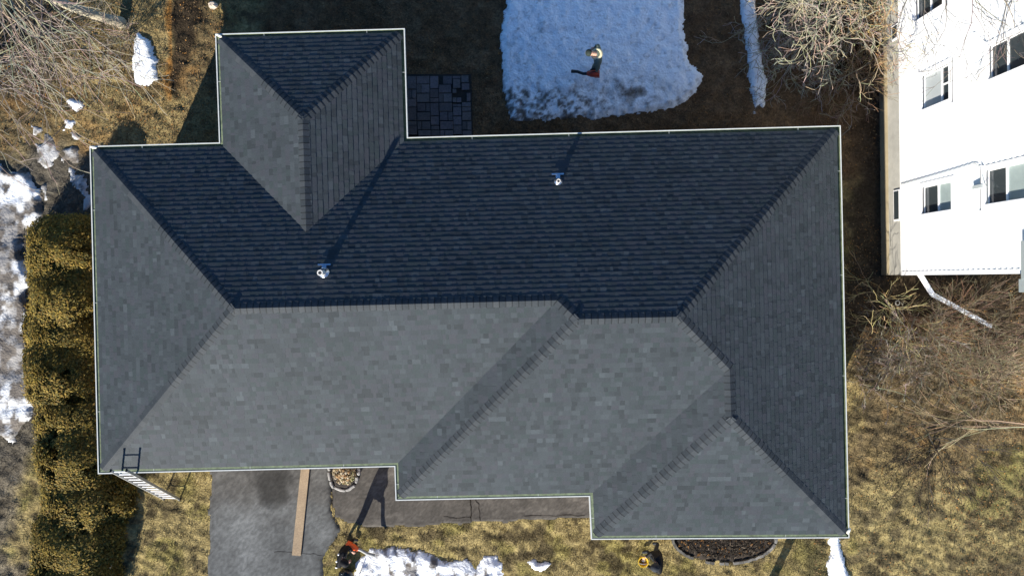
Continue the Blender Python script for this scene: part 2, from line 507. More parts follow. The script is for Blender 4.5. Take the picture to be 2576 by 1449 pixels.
# cracks in the walkway and driveway: thin dark fissures
def crack(pts, w, z):
    mb = MB()
    q = []
    for (a, b) in zip(pts[:-1], pts[1:]):
        for k in range(4):
            t = k / 4
            q.append((a[0] + (b[0] - a[0]) * t + rnd.uniform(-2, 2), a[1] + (b[1] - a[1]) * t + rnd.uniform(-2, 2)))
    q.append(pts[-1])
    pl = [P(u, v, z) for u, v in q]
    for a, b in zip(pl[:-1], pl[1:]):
        d = (b - a)[:2]
        d = d / (np.linalg.norm(d) + 1e-9)
        n = np.array([-d[1], d[0], 0]) * w * rnd.uniform(.5, 1.2)
        e = np.array([d[0], d[1], 0]) * .01
        mb.add([a - n - e, b - n + e, b + n + e, a + n - e], [(0, 1, 2, 3)])
    return mb
M['crack'] = mat('crack_soil', (0.02, 0.016, 0.012), 0.95)
for pts, w, z in (([(1180, 1250), (1187, 1275), (1185, 1312)], .016, .058), ([(1196, 1255), (1205, 1270), (1208, 1310)], .010, .058), ([(1115, 1300), (1150, 1303), (1185, 1300)], .008, .058),
                  ([(835, 1240), (838, 1275), (842, 1300), (852, 1318)], .012, .058), ([(815, 1398), (780, 1392), (735, 1390), (690, 1388)], .007, .042), ([(1320, 1298), (1400, 1297), (1470, 1296)], .008, .058)):
    tag(crack(pts, w, z).obj('pavement_crack', M['crack']), kind='structure')

def c_snow(dirt_shade=0.15, seed=5, dirt_shade_fn=None):
    def f(X, Y, SD):
        c = np.tile(np.array([.90, .93, .95]), (len(X), 1))
        n, n2 = fbm(X, Y, .25, seed, 4), fbm(X, Y, .9, seed + 2, 3)
        d = sstep(.56, .70, n) * dirt_shade * 2
        if dirt_shade_fn is not None: d = d + dirt_shade_fn(X, Y, n, n2)
        d = np.maximum(d, sstep(.05, 0.0, SD) * .35)
        d = np.clip(d, 0, .95)[:, None]
        return c * (1 - d) + np.array([.10, .08, .06]) * d
    return f
SNOW_LIST = []
def dirt_l(X, Y, n, n2):
    return .08 + sstep(.42, .57, n2) * .7 + sstep(.43, .58, n) * .35

def snow(poly, label, top=.10, jit=.10, dirt_shade=.15, seed=1, thresh=0, dirt_shade_fn=None, edge=.16, bumps=.05, bs=.3, res=.06):
    o = patch('snow_patch', poly, M['snow'], top, edge, jit, c_snow(dirt_shade, seed, dirt_shade_fn), res, bumps, bs, seed, thresh, ragged=.07)
    SNOW_LIST.append(duv(poly))
    return tag(o, label, 'snow patch')
snow([(-80, 405), (0, 418), (40, 425), (70, 440), (92, 482), (104, 512), (110, 540), (96, 566), (70, 584), (52, 600), (60, 640), (78, 690), (70, 740), (90, 790), (80, 850), (92, 920), (84, 960), (96, 1010), (70, 1060), (40, 1082), (22, 1110), (0, 1104), (-80, 1110)],
     'long dirty snow bank along the left edge behind the cedar hedge', .14, .24, .35, 3, bumps=.26, bs=.75, dirt_shade_fn=dirt_l)
snow([(347, 80), (372, 95), (393, 150), (397, 205), (365, 222), (337, 213), (330, 150), (337, 100)], 'oval snow patch on brown ground right of the leaning tree trunk', .10, .05, .12, 6)
snow([(160, 248), (205, 250), (215, 268), (192, 282), (176, 268)], 'small white snow scrap above the corner of the big roof, upper of two', .07, .03, .1, 8)
snow([(164, 298), (190, 304), (186, 326), (160, 328)], 'small white snow scrap above the corner of the big roof, lower of two', .06, .03, .1, 9)
snow([(80, 318), (160, 330), (215, 345), (222, 385), (240, 420), (240, 600), (150, 580), (110, 500), (96, 420)], 'thin broken snow in the shade between hedge and snow bank', .03, .08, .6, 12, thresh=.50, dirt_shade_fn=lambda X, Y, n, n2: .55 + .35 * sstep(.4, .6, n))  # dirt plus tree shade painted into this snow's colour
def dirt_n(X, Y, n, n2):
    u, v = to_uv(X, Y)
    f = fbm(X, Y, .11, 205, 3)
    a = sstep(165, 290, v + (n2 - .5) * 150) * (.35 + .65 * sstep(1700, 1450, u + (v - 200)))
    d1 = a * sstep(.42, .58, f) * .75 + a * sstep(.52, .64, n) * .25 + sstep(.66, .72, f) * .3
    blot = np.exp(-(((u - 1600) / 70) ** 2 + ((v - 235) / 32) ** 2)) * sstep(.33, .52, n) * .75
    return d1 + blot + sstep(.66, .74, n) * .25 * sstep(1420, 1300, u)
snow([(1277, -40), (1262, 60), (1258, 120), (1268, 230), (1284, 302), (1330, 305), (1500, 296), (1560, 290), (1640, 283), (1695, 276), (1722, 262), (1748, 232), (1771, 192), (1762, 176), (1738, 162), (1725, 110), (1716, -40)],
     'big shaded snow rectangle on the back lawn with a person on it', .085, .09, .04, 15, dirt_shade_fn=dirt_n, edge=.22, bumps=.09, bs=.22, res=.045)
snow([(1856, -40), (1898, -40), (1905, 60), (1912, 130), (1926, 190), (1928, 240), (1922, 272), (1908, 268), (1897, 274), (1886, 220), (1880, 150), (1868, 60)], 'narrow snow strip under the bare bush behind the house', .08, .04, .12, 18, edge=.1)
snow([(1893, 280), (1906, 278), (1905, 290), (1894, 290)], 'tiny snow lump just below the narrow snow strip', .05, .02, .1, 19)
def dirt_f(X, Y, n, n2):
    return sstep(.58, .64, fbm(X * 1.8 + Y * .6, Y * .8 - X * .2, .30, 95, 3)) * .8 * sstep(-6.0, -3.4, X)
snow([(893, 1448), (900, 1412), (922, 1392), (940, 1380), (1000, 1378), (1080, 1390), (1130, 1412), (1180, 1414), (1198, 1428), (1218, 1400), (1245, 1400), (1266, 1412), (1270, 1440), (1262, 1520), (880, 1520)],
     'bright trampled snow at the bottom edge beside the front lawn', .085, .12, .12, 23, dirt_shade_fn=dirt_f, bumps=.17, bs=.28, edge=.3, res=.05)
snow([(1325, 1410), (1342, 1404), (1356, 1415), (1368, 1410), (1390, 1416), (1380, 1426), (1362, 1436), (1342, 1436)], 'little snow scrap alone on the front lawn', .07, .05, .1, 26, edge=.1)
snow([(2088, 1330), (2116, 1330), (2114, 1370), (2124, 1410), (2138, 1450), (2142, 1520), (2072, 1520), (2088, 1450), (2076, 1412), (2090, 1390), (2086, 1372)], 'snow tongue coming out from under the lower right roof corner', .08, .05, .08, 29, edge=.1)
snow([(240, 1372), (262, 1352), (270, 1384), (252, 1402)], 'small blue snow spot in a hedge gap, upper one', .07, .03, .05, 33)
snow([(228, 1480), (240, 1440), (284, 1408), (288, 1420), (262, 1480)], 'small blue snow spot in a hedge gap, lower one', .07, .03, .05, 34)

# mulch bed
def c_mulch(X, Y, SD):
    n, n2 = fbm(X, Y, .18, 81), fbm(X, Y, .5, 83)
    c = np.array([.028, .022, .017]) * (0.6 + 1.1 * n)[:, None]
    return c + (sstep(.62, .72, n2) * sstep(.5, .6, n))[:, None] * np.array([.14, .07, .02])
arc = [(1822 + 127 * math.cos(t), 1352 + 62 * math.sin(t)) for t in np.linspace(0, math.pi, 18)]
mulch = thing('mulch_bed', P(1822, 1385), 'half round bed of dark mulch below the lower right eave', 'flower bed')
mo = patch('soil', [(1949, 1310)] + arc + [(1695, 1310)], M['mulch'], .05, .2, .04, c_mulch, .05, .05, .12, 37, parent=mulch)
for k in range(34):
    t = math.pi * (k + .5) / 34
    if 0.62 < t / math.pi < .72 or rnd.random() < .12: continue
    p = P(1822 + 130 * math.cos(t), 1352 + 65 * math.sin(t), .03)
    mb = MB()
    g = rnd.uniform(.06, .13) if t > .55 * math.pi else rnd.uniform(.09, .26)
    mb.box((0, 0, 0), (rnd.uniform(.12, .19), rnd.uniform(.08, .11), .09), col=(g, g * .97, g * .88), taper=.85)
    o = bpy.data.objects.new('edging_stone', mb.mesh('edging_stone', M['stone']))
    a_ = math.atan2(-65 * math.cos(t), -130 * math.sin(t))
    put(o, mulch, Matrix.Translation(Vector(p)) @ Matrix.Rotation(a_ + rnd.uniform(-.25, .25), 4, 'Z') @ Matrix.Rotation(rnd.uniform(-.1, .1), 4, 'X'))
V, Fq, Cc = [], [], []
for k in range(900):
    t, r_ = rnd.uniform(0, math.pi), math.sqrt(rnd.random())
    p = Vector(P(1822 + 122 * r_ * math.cos(t), 1350 + 58 * r_ * math.sin(t), .055 + rnd.uniform(0, .025)))
    a_, l, w = rnd.uniform(0, 6.28), rnd.uniform(.02, .06), rnd.uniform(.006, .02)
    d, e = Vector((math.cos(a_), math.sin(a_), rnd.uniform(-.3, .4))) * l, Vector((-math.sin(a_), math.cos(a_), rnd.uniform(-.3, .3))) * w
    b = len(V)
    V += [p - d - e, p + d - e, p + d + e, p - d + e]
    Fq.append((b, b + 1, b + 2, b + 3))
    c = rnd.choice([(.02, .016, .012)] * 9 + [(.05, .04, .028)] * 3 + [(.14, .11, .08), (.16, .08, .025)])
    Cc += [c] * 4
put(tag(bpy.data.objects.new('mulch_chips', mesh_np('mulch_chips', V, Fq, M['leaf'], np.array(Cc))), kind='stuff'), mulch)

# ------------------------------------------------------------------ patio of paving stones
bed = [P(1018, 188), P(1186, 188), P(1190, 345), P(1018, 345)]
patio = tag(MB().add([(p[0], p[1], .022) for p in bed][::-1], [(0, 1, 2, 3)], (.03, .027, .022)).obj('patio', M['paver']), kind='structure')
COLS = [
 [(50, 220, 190, 440), (50, 135, 455, 620), (143, 220, 455, 620), (50, 222, 630, 790), (60, 228, 800, 1050), (60, 232, 1065, 1143), (65, 236, 1152, 1330)],
 [(228, 480, 190, 342), (228, 312, 352, 520), (320, 480, 352, 520), (232, 484, 532, 700), (240, 402, 715, 878), (414, 486, 715, 878), (240, 494, 892, 1052), (248, 322, 1068, 1228), (332, 500, 1068, 1228), (262, 504, 1242, 1352)],
 [(490, 652, 190, 430), (492, 654, 442, 612), (494, 656, 622, 698), (498, 658, 712, 960), (506, 666, 975, 1142), (512, 668, 1158, 1230), (514, 682, 1242, 1352)],
 [(745, 915, 190, 345), (662, 900, 358, 515), (665, 742, 528, 695), (752, 912, 528, 695), (670, 920, 710, 872), (680, 834, 885, 1050), (845, 930, 885, 1050), (688, 936, 1066, 1228), (692, 770, 1242, 1352), (780, 940, 1242, 1352)],
 [(930, 1085, 190, 242), (935, 1080, 252, 425), (930, 1000, 440, 520), (932, 1006, 608, 700), (1014, 1096, 608, 700), (936, 1012, 735, 782), (1020, 1098, 735, 782), (938, 1100, 792, 960), (942, 1104, 975, 1140), (946, 1112, 1152, 1322)],
 [(1098, 1240, 180, 312), (1106, 1255, 330, 460), (1205, 1275, 520, 680), (1112, 1280, 700, 780), (1114, 1282, 790, 872), (1116, 1288, 885, 1050), (1120, 1206, 1066, 1238), (1216, 1296, 1066, 1238), (1122, 1300, 1252, 1345)],
]
for col in COLS:
    for (x0, x1, y0, y1) in col:
        a = P((1090 + x0 / 7.243) / 1.0699, (180 + y0 / 7.243) / 1.0699, .03)
        b = P((1090 + x1 / 7.243) / 1.0699, (180 + y1 / 7.243) / 1.0699, .03)
        w, d = abs(b[0] - a[0]), abs(b[1] - a[1])
        g = rnd.uniform(.085, .13)
        mb = MB()
        mb.box((0, 0, 0), (w, d, .08), col=(g * rnd.uniform(1.02, 1.12), g, g * rnd.uniform(.95, 1.08)), taper=.975)
        o = bpy.data.objects.new('paving_stone', mb.mesh('paving_stone', M['paver']))
        put(o, patio, Matrix.Translation(Vector(((a[0] + b[0]) / 2, (a[1] + b[1]) / 2, .028 + rnd.uniform(-.006, .008)))) @ Matrix.Rotation(rnd.uniform(-.012, .012), 4, 'X') @ Matrix.Rotation(rnd.uniform(-.012, .012), 4, 'Y') @ Matrix.Rotation(rnd.uniform(-.015, .015) + .015, 4, 'Z'))
# ------------------------------------------------------------------ the house
hc = P(1190, 770)
house = thing('house', (hc[0], hc[1], 0), 'long bungalow under a dark grey shingled hip roof with white gutters', 'house')
order = 'ABCDEFGHIJKL'
mb = MB()
q = [HOUSE_WALL[c] for c in order]
n = len(q)
mb.add([(x, y, -.1) for x, y in q] + [(x, y, ZE - .17) for x, y in q], [(i, i + n, (i + 1) % n + n, (i + 1) % n) for i in range(n)])
mb.obj('wall', M['brick'], house)
# roof deck
deck = MB()
FACES = dict(N=['A', 'h', 'F', 'd', 'c', 'b', 'a'], W=['L', 'A', 'a'], S1=['K', 'L', 'a', 'b'], W2=['J', 'K', 'b', 'c'], S2=['I', 'J', 'c', 'd', 'e'], E=['F', 'G', 'f', 'e', 'd'], W3=['H', 'I', 'e', 'f'], S3=['G', 'H', 'f'], WW=['B', 'C', 'g', 'h'], WN=['C', 'D', 'g'], WE=['D', 'E', 'h', 'g'])
FACES['N'] = ['A', 'B', 'h', 'E', 'F', 'd', 'c', 'b', 'a']
for k, ids in FACES.items():
    deck.add([RP[i] - np.array([0, 0, .012]) for i in ids], [tuple(range(len(ids)))[::-1]])
oi = [RP[c] - np.array([0, 0, .012]) for c in order]
lo = [p - np.array([0, 0, .16]) for p in oi]
deck.add(oi + lo, [(i, (i + 1) % n, (i + 1) % n + n, i + n) for i in range(n)])
deck.add(lo, [tuple(range(n))])
roof = deck.obj('roof', M['deck'], house)

SH_BASE = (.0455, .0545, .0605)
SH_COLS = [tuple(b * k * t for b, t in zip(SH_BASE, tint)) for k, tint in [(1, (1, 1, 1)), (1.08, (1, 1, 1)), (.91, (1, 1, 1)), (1.02, (1.03, .99, 1.03)), (1.18, (1, 1, 1)), (.78, (1, 1, 1)), (1.03, (1.06, .98, 1.02)), (.94, (.96, 1.02, .98)), (1.35, (1, 1, 1))]]
SH_COLW = [5, 4, 5, 4, 2.2, 2.2, 3, 3, .5]
EXP = .143
SH_W = [.08, .11, .14, .17, .20, .24]
def clip_poly(poly, hp):
    for (nx, ny, c) in hp:
        out = []
        for i in range(len(poly)):
            p, r = poly[i], poly[(i + 1) % len(poly)]
            a, b = nx * p[0] + ny * p[1] - c, nx * r[0] + ny * r[1] - c
            if a >= 0: out.append(p)
            if (a >= 0) != (b >= 0):
                t = a / (a - b)
                out.append((p[0] + (r[0] - p[0]) * t, p[1] + (r[1] - p[1]) * t))
        poly = out
        if len(poly) < 3: return None
    return poly
SH_MESH = {}
def shingle_mesh(w, ci, thick, var):
    key = (w, ci, thick, var)
    if key not in SH_MESH:
        h, L = (.0120 if thick else .0085), EXP + .012
        j = [(-.004, .003), (.002, -.003), (0, 0)][var]
        mb = MB()
        g = .0006
        mb.add([(g, j[0], h), (w - g, j[1], h), (w - g * .3, L, .001), (g * .3, L, .001), (g, j[0], -.004), (w - g, j[1], -.004), (w, L, -.006), (0, L, -.006)],
               [(0, 1, 2, 3), (4, 5, 1, 0), (5, 6, 2, 1), (7, 4, 0, 3)], SH_COLS[ci])
        SH_MESH[key] = mb.mesh('shingle', M['shingle'])
    return SH_MESH[key]
PIECES = dict(S1=[['L', 'K', 'b', 'a']], W=[['A', 'L', 'a']], W2=[['K', 'J', 'c', 'b']], S2=[['J', 'I', 'e', 'd', 'c']], W3=[['I', 'H', 'f', 'e']], S3=[['H', 'G', 'f']], N=[['A', 'a', 'b', 'F']], E=[], WW=[['C', 'B', 'h', 'g']], WN=[['D', 'C', 'g']], WE=[['E', 'D', 'g', 'h']])
shin = []
stuffV, stuffF, stuffC = [], [], []
for k in PLN:
    a, d, nrm = EDGE[k]
    a0 = a[:2] + nrm * INS
    ex = Vector((d[0], d[1], 0)) * -1.0          # along the eave
    slope = math.sqrt(1 + PITCH ** 2)
    ey = Vector((nrm[0] / slope, nrm[1] / slope, PITCH / slope))
    ez = ex.cross(ey)
    if ez.z < 0:
        ex, ez = -ex, -ez
    org = Vector((a0[0], a0[1], ZE))
    def loc(p):
        r = Vector(p) - org
        return (r.dot(ex), r.dot(ey))
    if k == 'N':
        polys = [[loc(RP[i]) for i in ('A', 'F', 'd', 'c', 'b', 'a')]]
        # split so that each piece is convex
        A_, F_, d_, c_, b_, a_ = polys[0]
        polys = [polys[0]]
        A2 = [(A_, (b_[0], 0), b_, a_), ((b_[0], 0), (c_[0], 0), c_, b_), ((c_[0], 0), F_, d_, c_)]
        polys = [list(t) for t in A2]
    elif k == 'E':
        F_, G_, f_, e_, d_ = [loc(RP[i]) for i in ('F', 'G', 'f', 'e', 'd')]
        polys = [[F_, (e_[0], 0), e_, d_], [(e_[0], 0), G_, f_, e_]]
    else:
        polys = [[loc(RP[i]) for i in p] for p in PIECES[k]]
    for poly in polys:
        area = sum(poly[i][0] * poly[(i + 1) % len(poly)][1] - poly[(i + 1) % len(poly)][0] * poly[i][1] for i in range(len(poly)))
        if area < 0: poly = poly[::-1]
        hp = []
        for i in range(len(poly)):
            p, r = poly[i], poly[(i + 1) % len(poly)]
            ex_, ey_ = r[0] - p[0], r[1] - p[1]
            l = math.hypot(ex_, ey_)
            if l < 1e-6: continue
            nx, ny = -ey_ / l, ex_ / l
            low = abs(p[1]) < 1e-3 and abs(r[1]) < 1e-3
            hp.append((nx, ny, nx * p[0] + ny * p[1] - (.03 if low else 0.0)))
        xs, ys = [p[0] for p in poly], [p[1] for p in poly]
        rs = random.Random(hash(k) % 1000 if False else sum(map(ord, k)) + int(min(xs) * 10))
        row, y = 0, -.02
        while y < max(ys):
            x = min(xs) - rs.uniform(0, .3)
            thick = rs.random() < .5
            while x < max(xs):
                w = rs.choice(SH_W)
                ci = rs.choices(range(len(SH_COLS)), SH_COLW)[0]
                q = [(x, y), (x + w, y), (x + w, y + EXP + .012), (x, y + EXP + .012)]
                ins = all(nx * p[0] + ny * p[1] >= c for p in q for nx, ny, c in hp)
                if ins:
                    m = Matrix((ex, ey, ez)).transposed().to_4x4()
                    m.translation = org + ex * x + ey * y
                    shin.append((w, ci, thick, rs.randrange(3), m))
                else:
                    pc = clip_poly(q, hp)
                    if pc:
                        h = .0120 if thick else .0085
                        b = len(stuffV)
                        for (px_, py_) in pc:
                            t = (py_ - y) / (EXP + .012)
                            stuffV.append(org + ex * px_ + ey * py_ + ez * (h + (.001 - h) * t))
                            stuffC.append(SH_COLS[ci])
                        stuffF.append(tuple(range(b, b + len(pc))))
                        lowp = [p for p in pc if abs(p[1] - y) < 1e-4]
                        if len(lowp) == 2:
                            b = len(stuffV)
                            for p in lowp:
                                stuffV.append(org + ex * p[0] + ey * p[1] + ez * h); stuffC.append(SH_COLS[ci])
                            for p in lowp[::-1]:
                                stuffV.append(org + ex * p[0] + ey * p[1] - ez * .004); stuffC.append(SH_COLS[ci])
                            stuffF.append((b + 3, b + 2, b + 1, b) if False else (b, b + 1, b + 2, b + 3))
                x += w
                thick = not thick if rs.random() < .8 else thick
            y += EXP
            row += 1
rank = sorted(range(len(shin)), key=lambda i: (-shin[i][0], math.hypot(*to_uv(*shin[i][4].translation)) * 0 + math.hypot(to_uv(*shin[i][4].translation)[0] - 1288, to_uv(*shin[i][4].translation)[1] - 724)))
own = set(rank[:300])
for i, (w, ci, th, var, m) in enumerate(shin):
    me = shingle_mesh(w, ci, th, var)
    if i in own:
        put(bpy.data.objects.new('shingle', me), roof, m)
    else:
        b = len(stuffV)
        for v in me.vertices:
            stuffV.append(m @ v.co)
        stuffC += [SH_COLS[ci]] * 8
        stuffF += [(b, b + 1, b + 2, b + 3), (b + 4, b + 5, b + 1, b), (b + 5, b + 6, b + 2, b + 1), (b + 7, b + 4, b, b + 3)]
sm = bpy.data.meshes.new('shingles')
sm.from_pydata([tuple(v) for v in stuffV], [], stuffF)
at = sm.color_attributes.new('Col', 'FLOAT_COLOR', 'POINT')
cc = np.ones((len(stuffV), 4), np.float32)
cc[:, :3] = np.array(stuffC)
at.data.foreach_set('color', cc.ravel())
sm.materials.append(M['shingle'])
put(tag(bpy.data.objects.new('shingles', sm), kind='stuff'), roof)

# ridge and hip caps
LINES = [('A', 'a', 'N', 'W'), ('L', 'a', 'S1', 'W'), ('a', 'b', 'N', 'S1'), ('b', 'c', 'N', 'W2'), ('J', 'c', 'W2', 'S2'), ('c', 'd', 'N', 'S2'), ('F', 'd', 'N', 'E'), ('e', 'd', 'S2', 'E'), ('H', 'f', 'W3', 'S3'), ('G', 'f', 'S3', 'E'), ('f', 'e', 'W3', 'E'), ('C', 'g', 'WW', 'WN'), ('D', 'g', 'WN', 'WE'), ('h', 'g', 'WW', 'WE')]
caps = []
CAPE, CAPW = .165, .155
CAP_COLS = [(.042, .049, .055), (.047, .054, .060), (.036, .043, .049), (.052, .059, .065)]
for (i, j, k1, k2) in LINES:
    p, r = Vector(RP[i]), Vector(RP[j])
    d = (r - p)
    Ln = d.length
    d.normalize()
    side = []
    for k in (k1, k2):
        nz = Vector((-PL[k][0], -PL[k][1], 1)).normalized()
        s = d.cross(nz)
        if s.dot(Vector((*EDGE[k][2], 0))) > 0: s = -s
        side.append((s.normalized(), nz))
    up = (side[0][1] + side[1][1]).normalized()
    cnt = max(1, int(Ln / CAPE))
    st_ = Ln / cnt
    ms = []
    for cv in range(4):
        mb = MB()
        L2 = st_ + .05
        lo_, hi_ = .022, .008
        cw = CAPW * rnd.uniform(.96, 1.04)
        band = .026                                    # darker band along the exposed edge
        for (t0, t1, kc) in ((0.0, band / L2, .5), (band / L2, 1.0, 1.0)):
            l0, l1 = lo_ + (hi_ - lo_) * t0, lo_ + (hi_ - lo_) * t1
            V_ = [up * l0 + d * L2 * t0, up * l1 + d * L2 * t1]
            Fc = []
            for s, nz in side:
                b = len(V_)
                nm = nz * .75 + up * .25
                V_ += [s * cw * .35 + nm * (l0 - .002) + d * L2 * t0, s * cw * .35 + nm * (l1 - .001) + d * L2 * t1,
                       s * cw + nz * (l0 * .6) + d * L2 * t0, s * cw + nz * (l1 * .6) + d * L2 * t1,
                       s * cw + nz * -.004 + d * L2 * t0, s * cw + nz * -.004 + d * L2 * t1]
                Fc += [(0, b, b + 1, 1), (b, b + 2, b + 3, b + 1), (b + 2, b + 4, b + 5, b + 3)]
                if t0 == 0.0:
                    V_ += [up * -.002, s * cw * .35 - nz * .002]
                    Fc += [(0, b + 6, b + 7, b), (b, b + 7, b + 4, b + 2)]
            mb.add(V_, Fc, tuple(x * kc for x in CAP_COLS[cv]))
        ms.append(mb.mesh('ridge_cap', M['shingle']))
    for q_ in range(cnt):
        caps.append((ms[rnd.randrange(4)], p + d * st_ * q_))
rank = sorted(range(len(caps)), key=lambda i: (caps[i][1] - Vector((0, 0, CAMH))).length)
own = set(rank[:300])
jm = MB()
for i, (me, p) in enumerate(caps):
    if i in own:
        put(bpy.data.objects.new('ridge_cap', me), roof, Matrix.Translation(p))
    else:
        jm.add([v.co + p for v in me.vertices], [tuple(f.vertices) for f in me.polygons], tuple(me.color_attributes['Col'].data[-1].color[:3]))
tag(jm.obj('ridge_caps', M['shingle'], roof), kind='stuff')

# gutters, one run per eave
r0, r1, r2 = ring(0.0), ring(.030), ring(INS + .02)
nc = {c: i for i, c in enumerate(order)}
for c in order:
    c2 = order[(nc[c] + 1) % 12]
    g = MB()
    zt, zb = ZE + .0, ZE - .12
    fl = .011 if c in 'GIKH' else (.03 if c in 'LBJ' else .10)
    o1, o2, m1, m2, i1, i2 = r0[c], r0[c2], r1[c], r1[c2], r2[c], r2[c2]
    v = [(*o1, zt), (*o2, zt), (*m1, zt), (*m2, zt), (*o1, zb), (*o2, zb), (*m1, zt - fl), (*m2, zt - fl), (*i1, zt - fl), (*i2, zt - fl), (*i1, zb), (*i2, zb)]
    g.add(v[:6], [(0, 1, 3, 2), (0, 4, 5, 1)])
    g.add([v[4], v[5], v[11], v[10]], [(0, 3, 2, 1)])
    go = g.obj('gutter', M['gutter'], house)
    t = MB()
    t.add([v[2], v[3], v[6], v[7], v[8], v[9]], [(0, 1, 3, 2), (2, 3, 5, 4)])
    t.obj('trough', M['trough'], go)
    L_ = np.linalg.norm(o2 - o1)
    k = max(1, int(L_ / 2.6))
    dd = (o2 - o1) / L_
    ni = np.array([dd[1], -dd[0]])
    for s in range(k):
        f = (s + .5 + rnd.uniform(-.12, .12)) / k
        p = o1 + (o2 - o1) * f + ni * .075
        hb = MB().box((0, 0, 0), (.009, .10, .004))
        put(bpy.data.objects.new('gutter_hanger', hb.mesh('gutter_hanger', M['gutter'])), go, Matrix.Translation(Vector((*p, ZE - .012))) @ Matrix.Rotation(math.atan2(dd[1], dd[0]), 4, 'Z'))
for (u, v_, a_) in ((236, 371, .1), (551, 90, -.2), (2135, 1335, 1.3)):
    g = MB()
    p = P(u, v_, ZE + .01)
    g.ball(p, (.10, .045, .03), 10, 6, rot=Matrix.Rotation(a_ - .25, 3, 'Z'), jit=.12)
    o = g.obj('gutter_corner_seal', M['cream'] if False else mat('sealant', (.8, .78, .66), .5), house, True)
# plumbing vents on the north slope
def vent(u, v, h, rad, lean):
    b = Vector(on_plane(u, v, PL['N']))
    nz = Vector((-PL['N'][0], -PL['N'][1], 1)).normalized()
    dn = Vector((EDGE['N'][2][0], EDGE['N'][2][1], PITCH)).normalized() * -1
    sx = nz.cross(dn)
    R_ = Matrix((sx, dn, nz)).transposed()
    pipe = MB()
    pipe.lathe(b + nz * -.02, [(rad, 0), (rad, h), (rad * .98, h + .006), (rad * .66, h + .006), (rad * .66, h - .14), (0.001, h - .14)], 18, rot=Matrix.Rotation(lean, 3, 'Y'))
    po = pipe.obj('vent_pipe', M['pvc'], house, False)
    f = MB()
    f.lathe(b + nz * .01, [(rad * 2.0, 0), (rad * 1.9, .012), (rad * 1.35, .05), (rad * 1.12, .07)], 18, rot=R_)
    f.box(b + dn * .135 + nz * .03, (.12, .14, .012), rot=R_)
    f.box(b + dn * .215 + nz * .034, (.34, .05, .014), rot=R_)
    f.obj('flashing', M['flash'], po)
    cav = MB()
    return po
vent(1404, 457, .18, .058, 0)
vent(815, 686, .42, .075, 0)

# ------------------------------------------------------------------ neighbouring house
wp0, wp1 = P(2222, 692), P(2214, -60)
wd = (wp1 - wp0)[:2]
wlen_ = np.linalg.norm(wd)
wd = wd / wlen_
wnrm = np.array([-wd[1], wd[0]])                # outward (towards -x)
if wnrm[0] > 0: wnrm = -wnrm
def WQ(u, v, off=0.0):                          # photo point -> (along wall, height)
    d = ray(u, v)
    o = wp0[:2] + wnrm * off
    t = (wnrm @ o) / (wnrm @ d[:2])
    p = np.array([d[0] * t, d[1] * t, CAMH + d[2] * t])
    return (p[:2] - wp0[:2]) @ wd, p[2]
Wx = Vector((wd[0], wd[1], 0))
Wn = Vector((wnrm[0], wnrm[1], 0))
Wo = Vector((wp0[0], wp0[1], 0))
def WP(s, z, off=0.0):
    return Wo + Wx * s + Wn * off + Vector((0, 0, z))
WR = Matrix((Wx, -Wn, Vector((0, 0, 1)))).transposed()   # local x along wall, y inwards, z up
nb = thing('neighbour_house', WP(5, 0, -4), 'tall white sided house with wide windows at the right edge', 'house')
ZS, ZT, WLEN, DEP = 1.10, 8.6, 16.0, 9.0
f = MB()
f.box(WP(WLEN / 2, .62, -DEP / 2), (WLEN, DEP - .02, 1.2), rot=WR, col=(.40, .39, .35))
f.obj('foundation_wall', M['concrete'], nb)
f = MB()
f.box(WP(WLEN / 2, .17, -.10), (WLEN + .004, .32, .36), rot=WR, col=(.36, .30, .19))
f.obj('footing', M['concrete'], nb)
f = MB()
f.box(WP(WLEN / 2, (ZS + ZT) / 2 + .05, -DEP / 2 - .06), (WLEN - .02, DEP - .12, ZT - ZS), rot=WR)
f.obj('wall', M['siding'], nb)
# windows: (u0,v0)..; lower-left.. measured as sill u, head u, far v, near v at the sill
WIN = [dict(sill=(2321, 2321, 195, 274), head=2388, rail=.66, panes=('blind', 'glass'), kind='single'),
       dict(sill=(2321, 2321, 474, 536), head=2394, rail=.50, panes=('glass', 'pale'), kind='single'),
       dict(sill=(2304, 2304, -95, 52), head=2372, rail=.5, panes=('glass', 'glass'), kind='wide'),
       dict(sill=(2490, 2490, 120, 197), head=2640, rail=.30, panes=('glass', 'glass'), kind='wide'),
       dict(sill=(2482, 2482, 432, 511), head=2640, rail=.32, panes=('glass', 'pale'), kind='wide')]
holes = []
for w in WIN:
    s_far, z0 = WQ(w['sill'][0], w['sill'][2])
    s_near, _ = WQ(w['sill'][1], w['sill'][3])
    _, z1 = WQ(w['head'], w['sill'][3])
    holes.append((min(s_near, s_far) - .035, max(s_near, s_far) + .035, z0 - .03, z1 + .03))
REC, CAS = .075, .13
def sub(seg, cut):
    out = []
    for a, b in seg:
        if cut[1] <= a or cut[0] >= b: out.append((a, b)); continue
        if cut[0] > a: out.append((a, cut[0]))
        if cut[1] < b: out.append((cut[1], b))
    return out
z, BE = ZS, .205
sid_mesh = {}
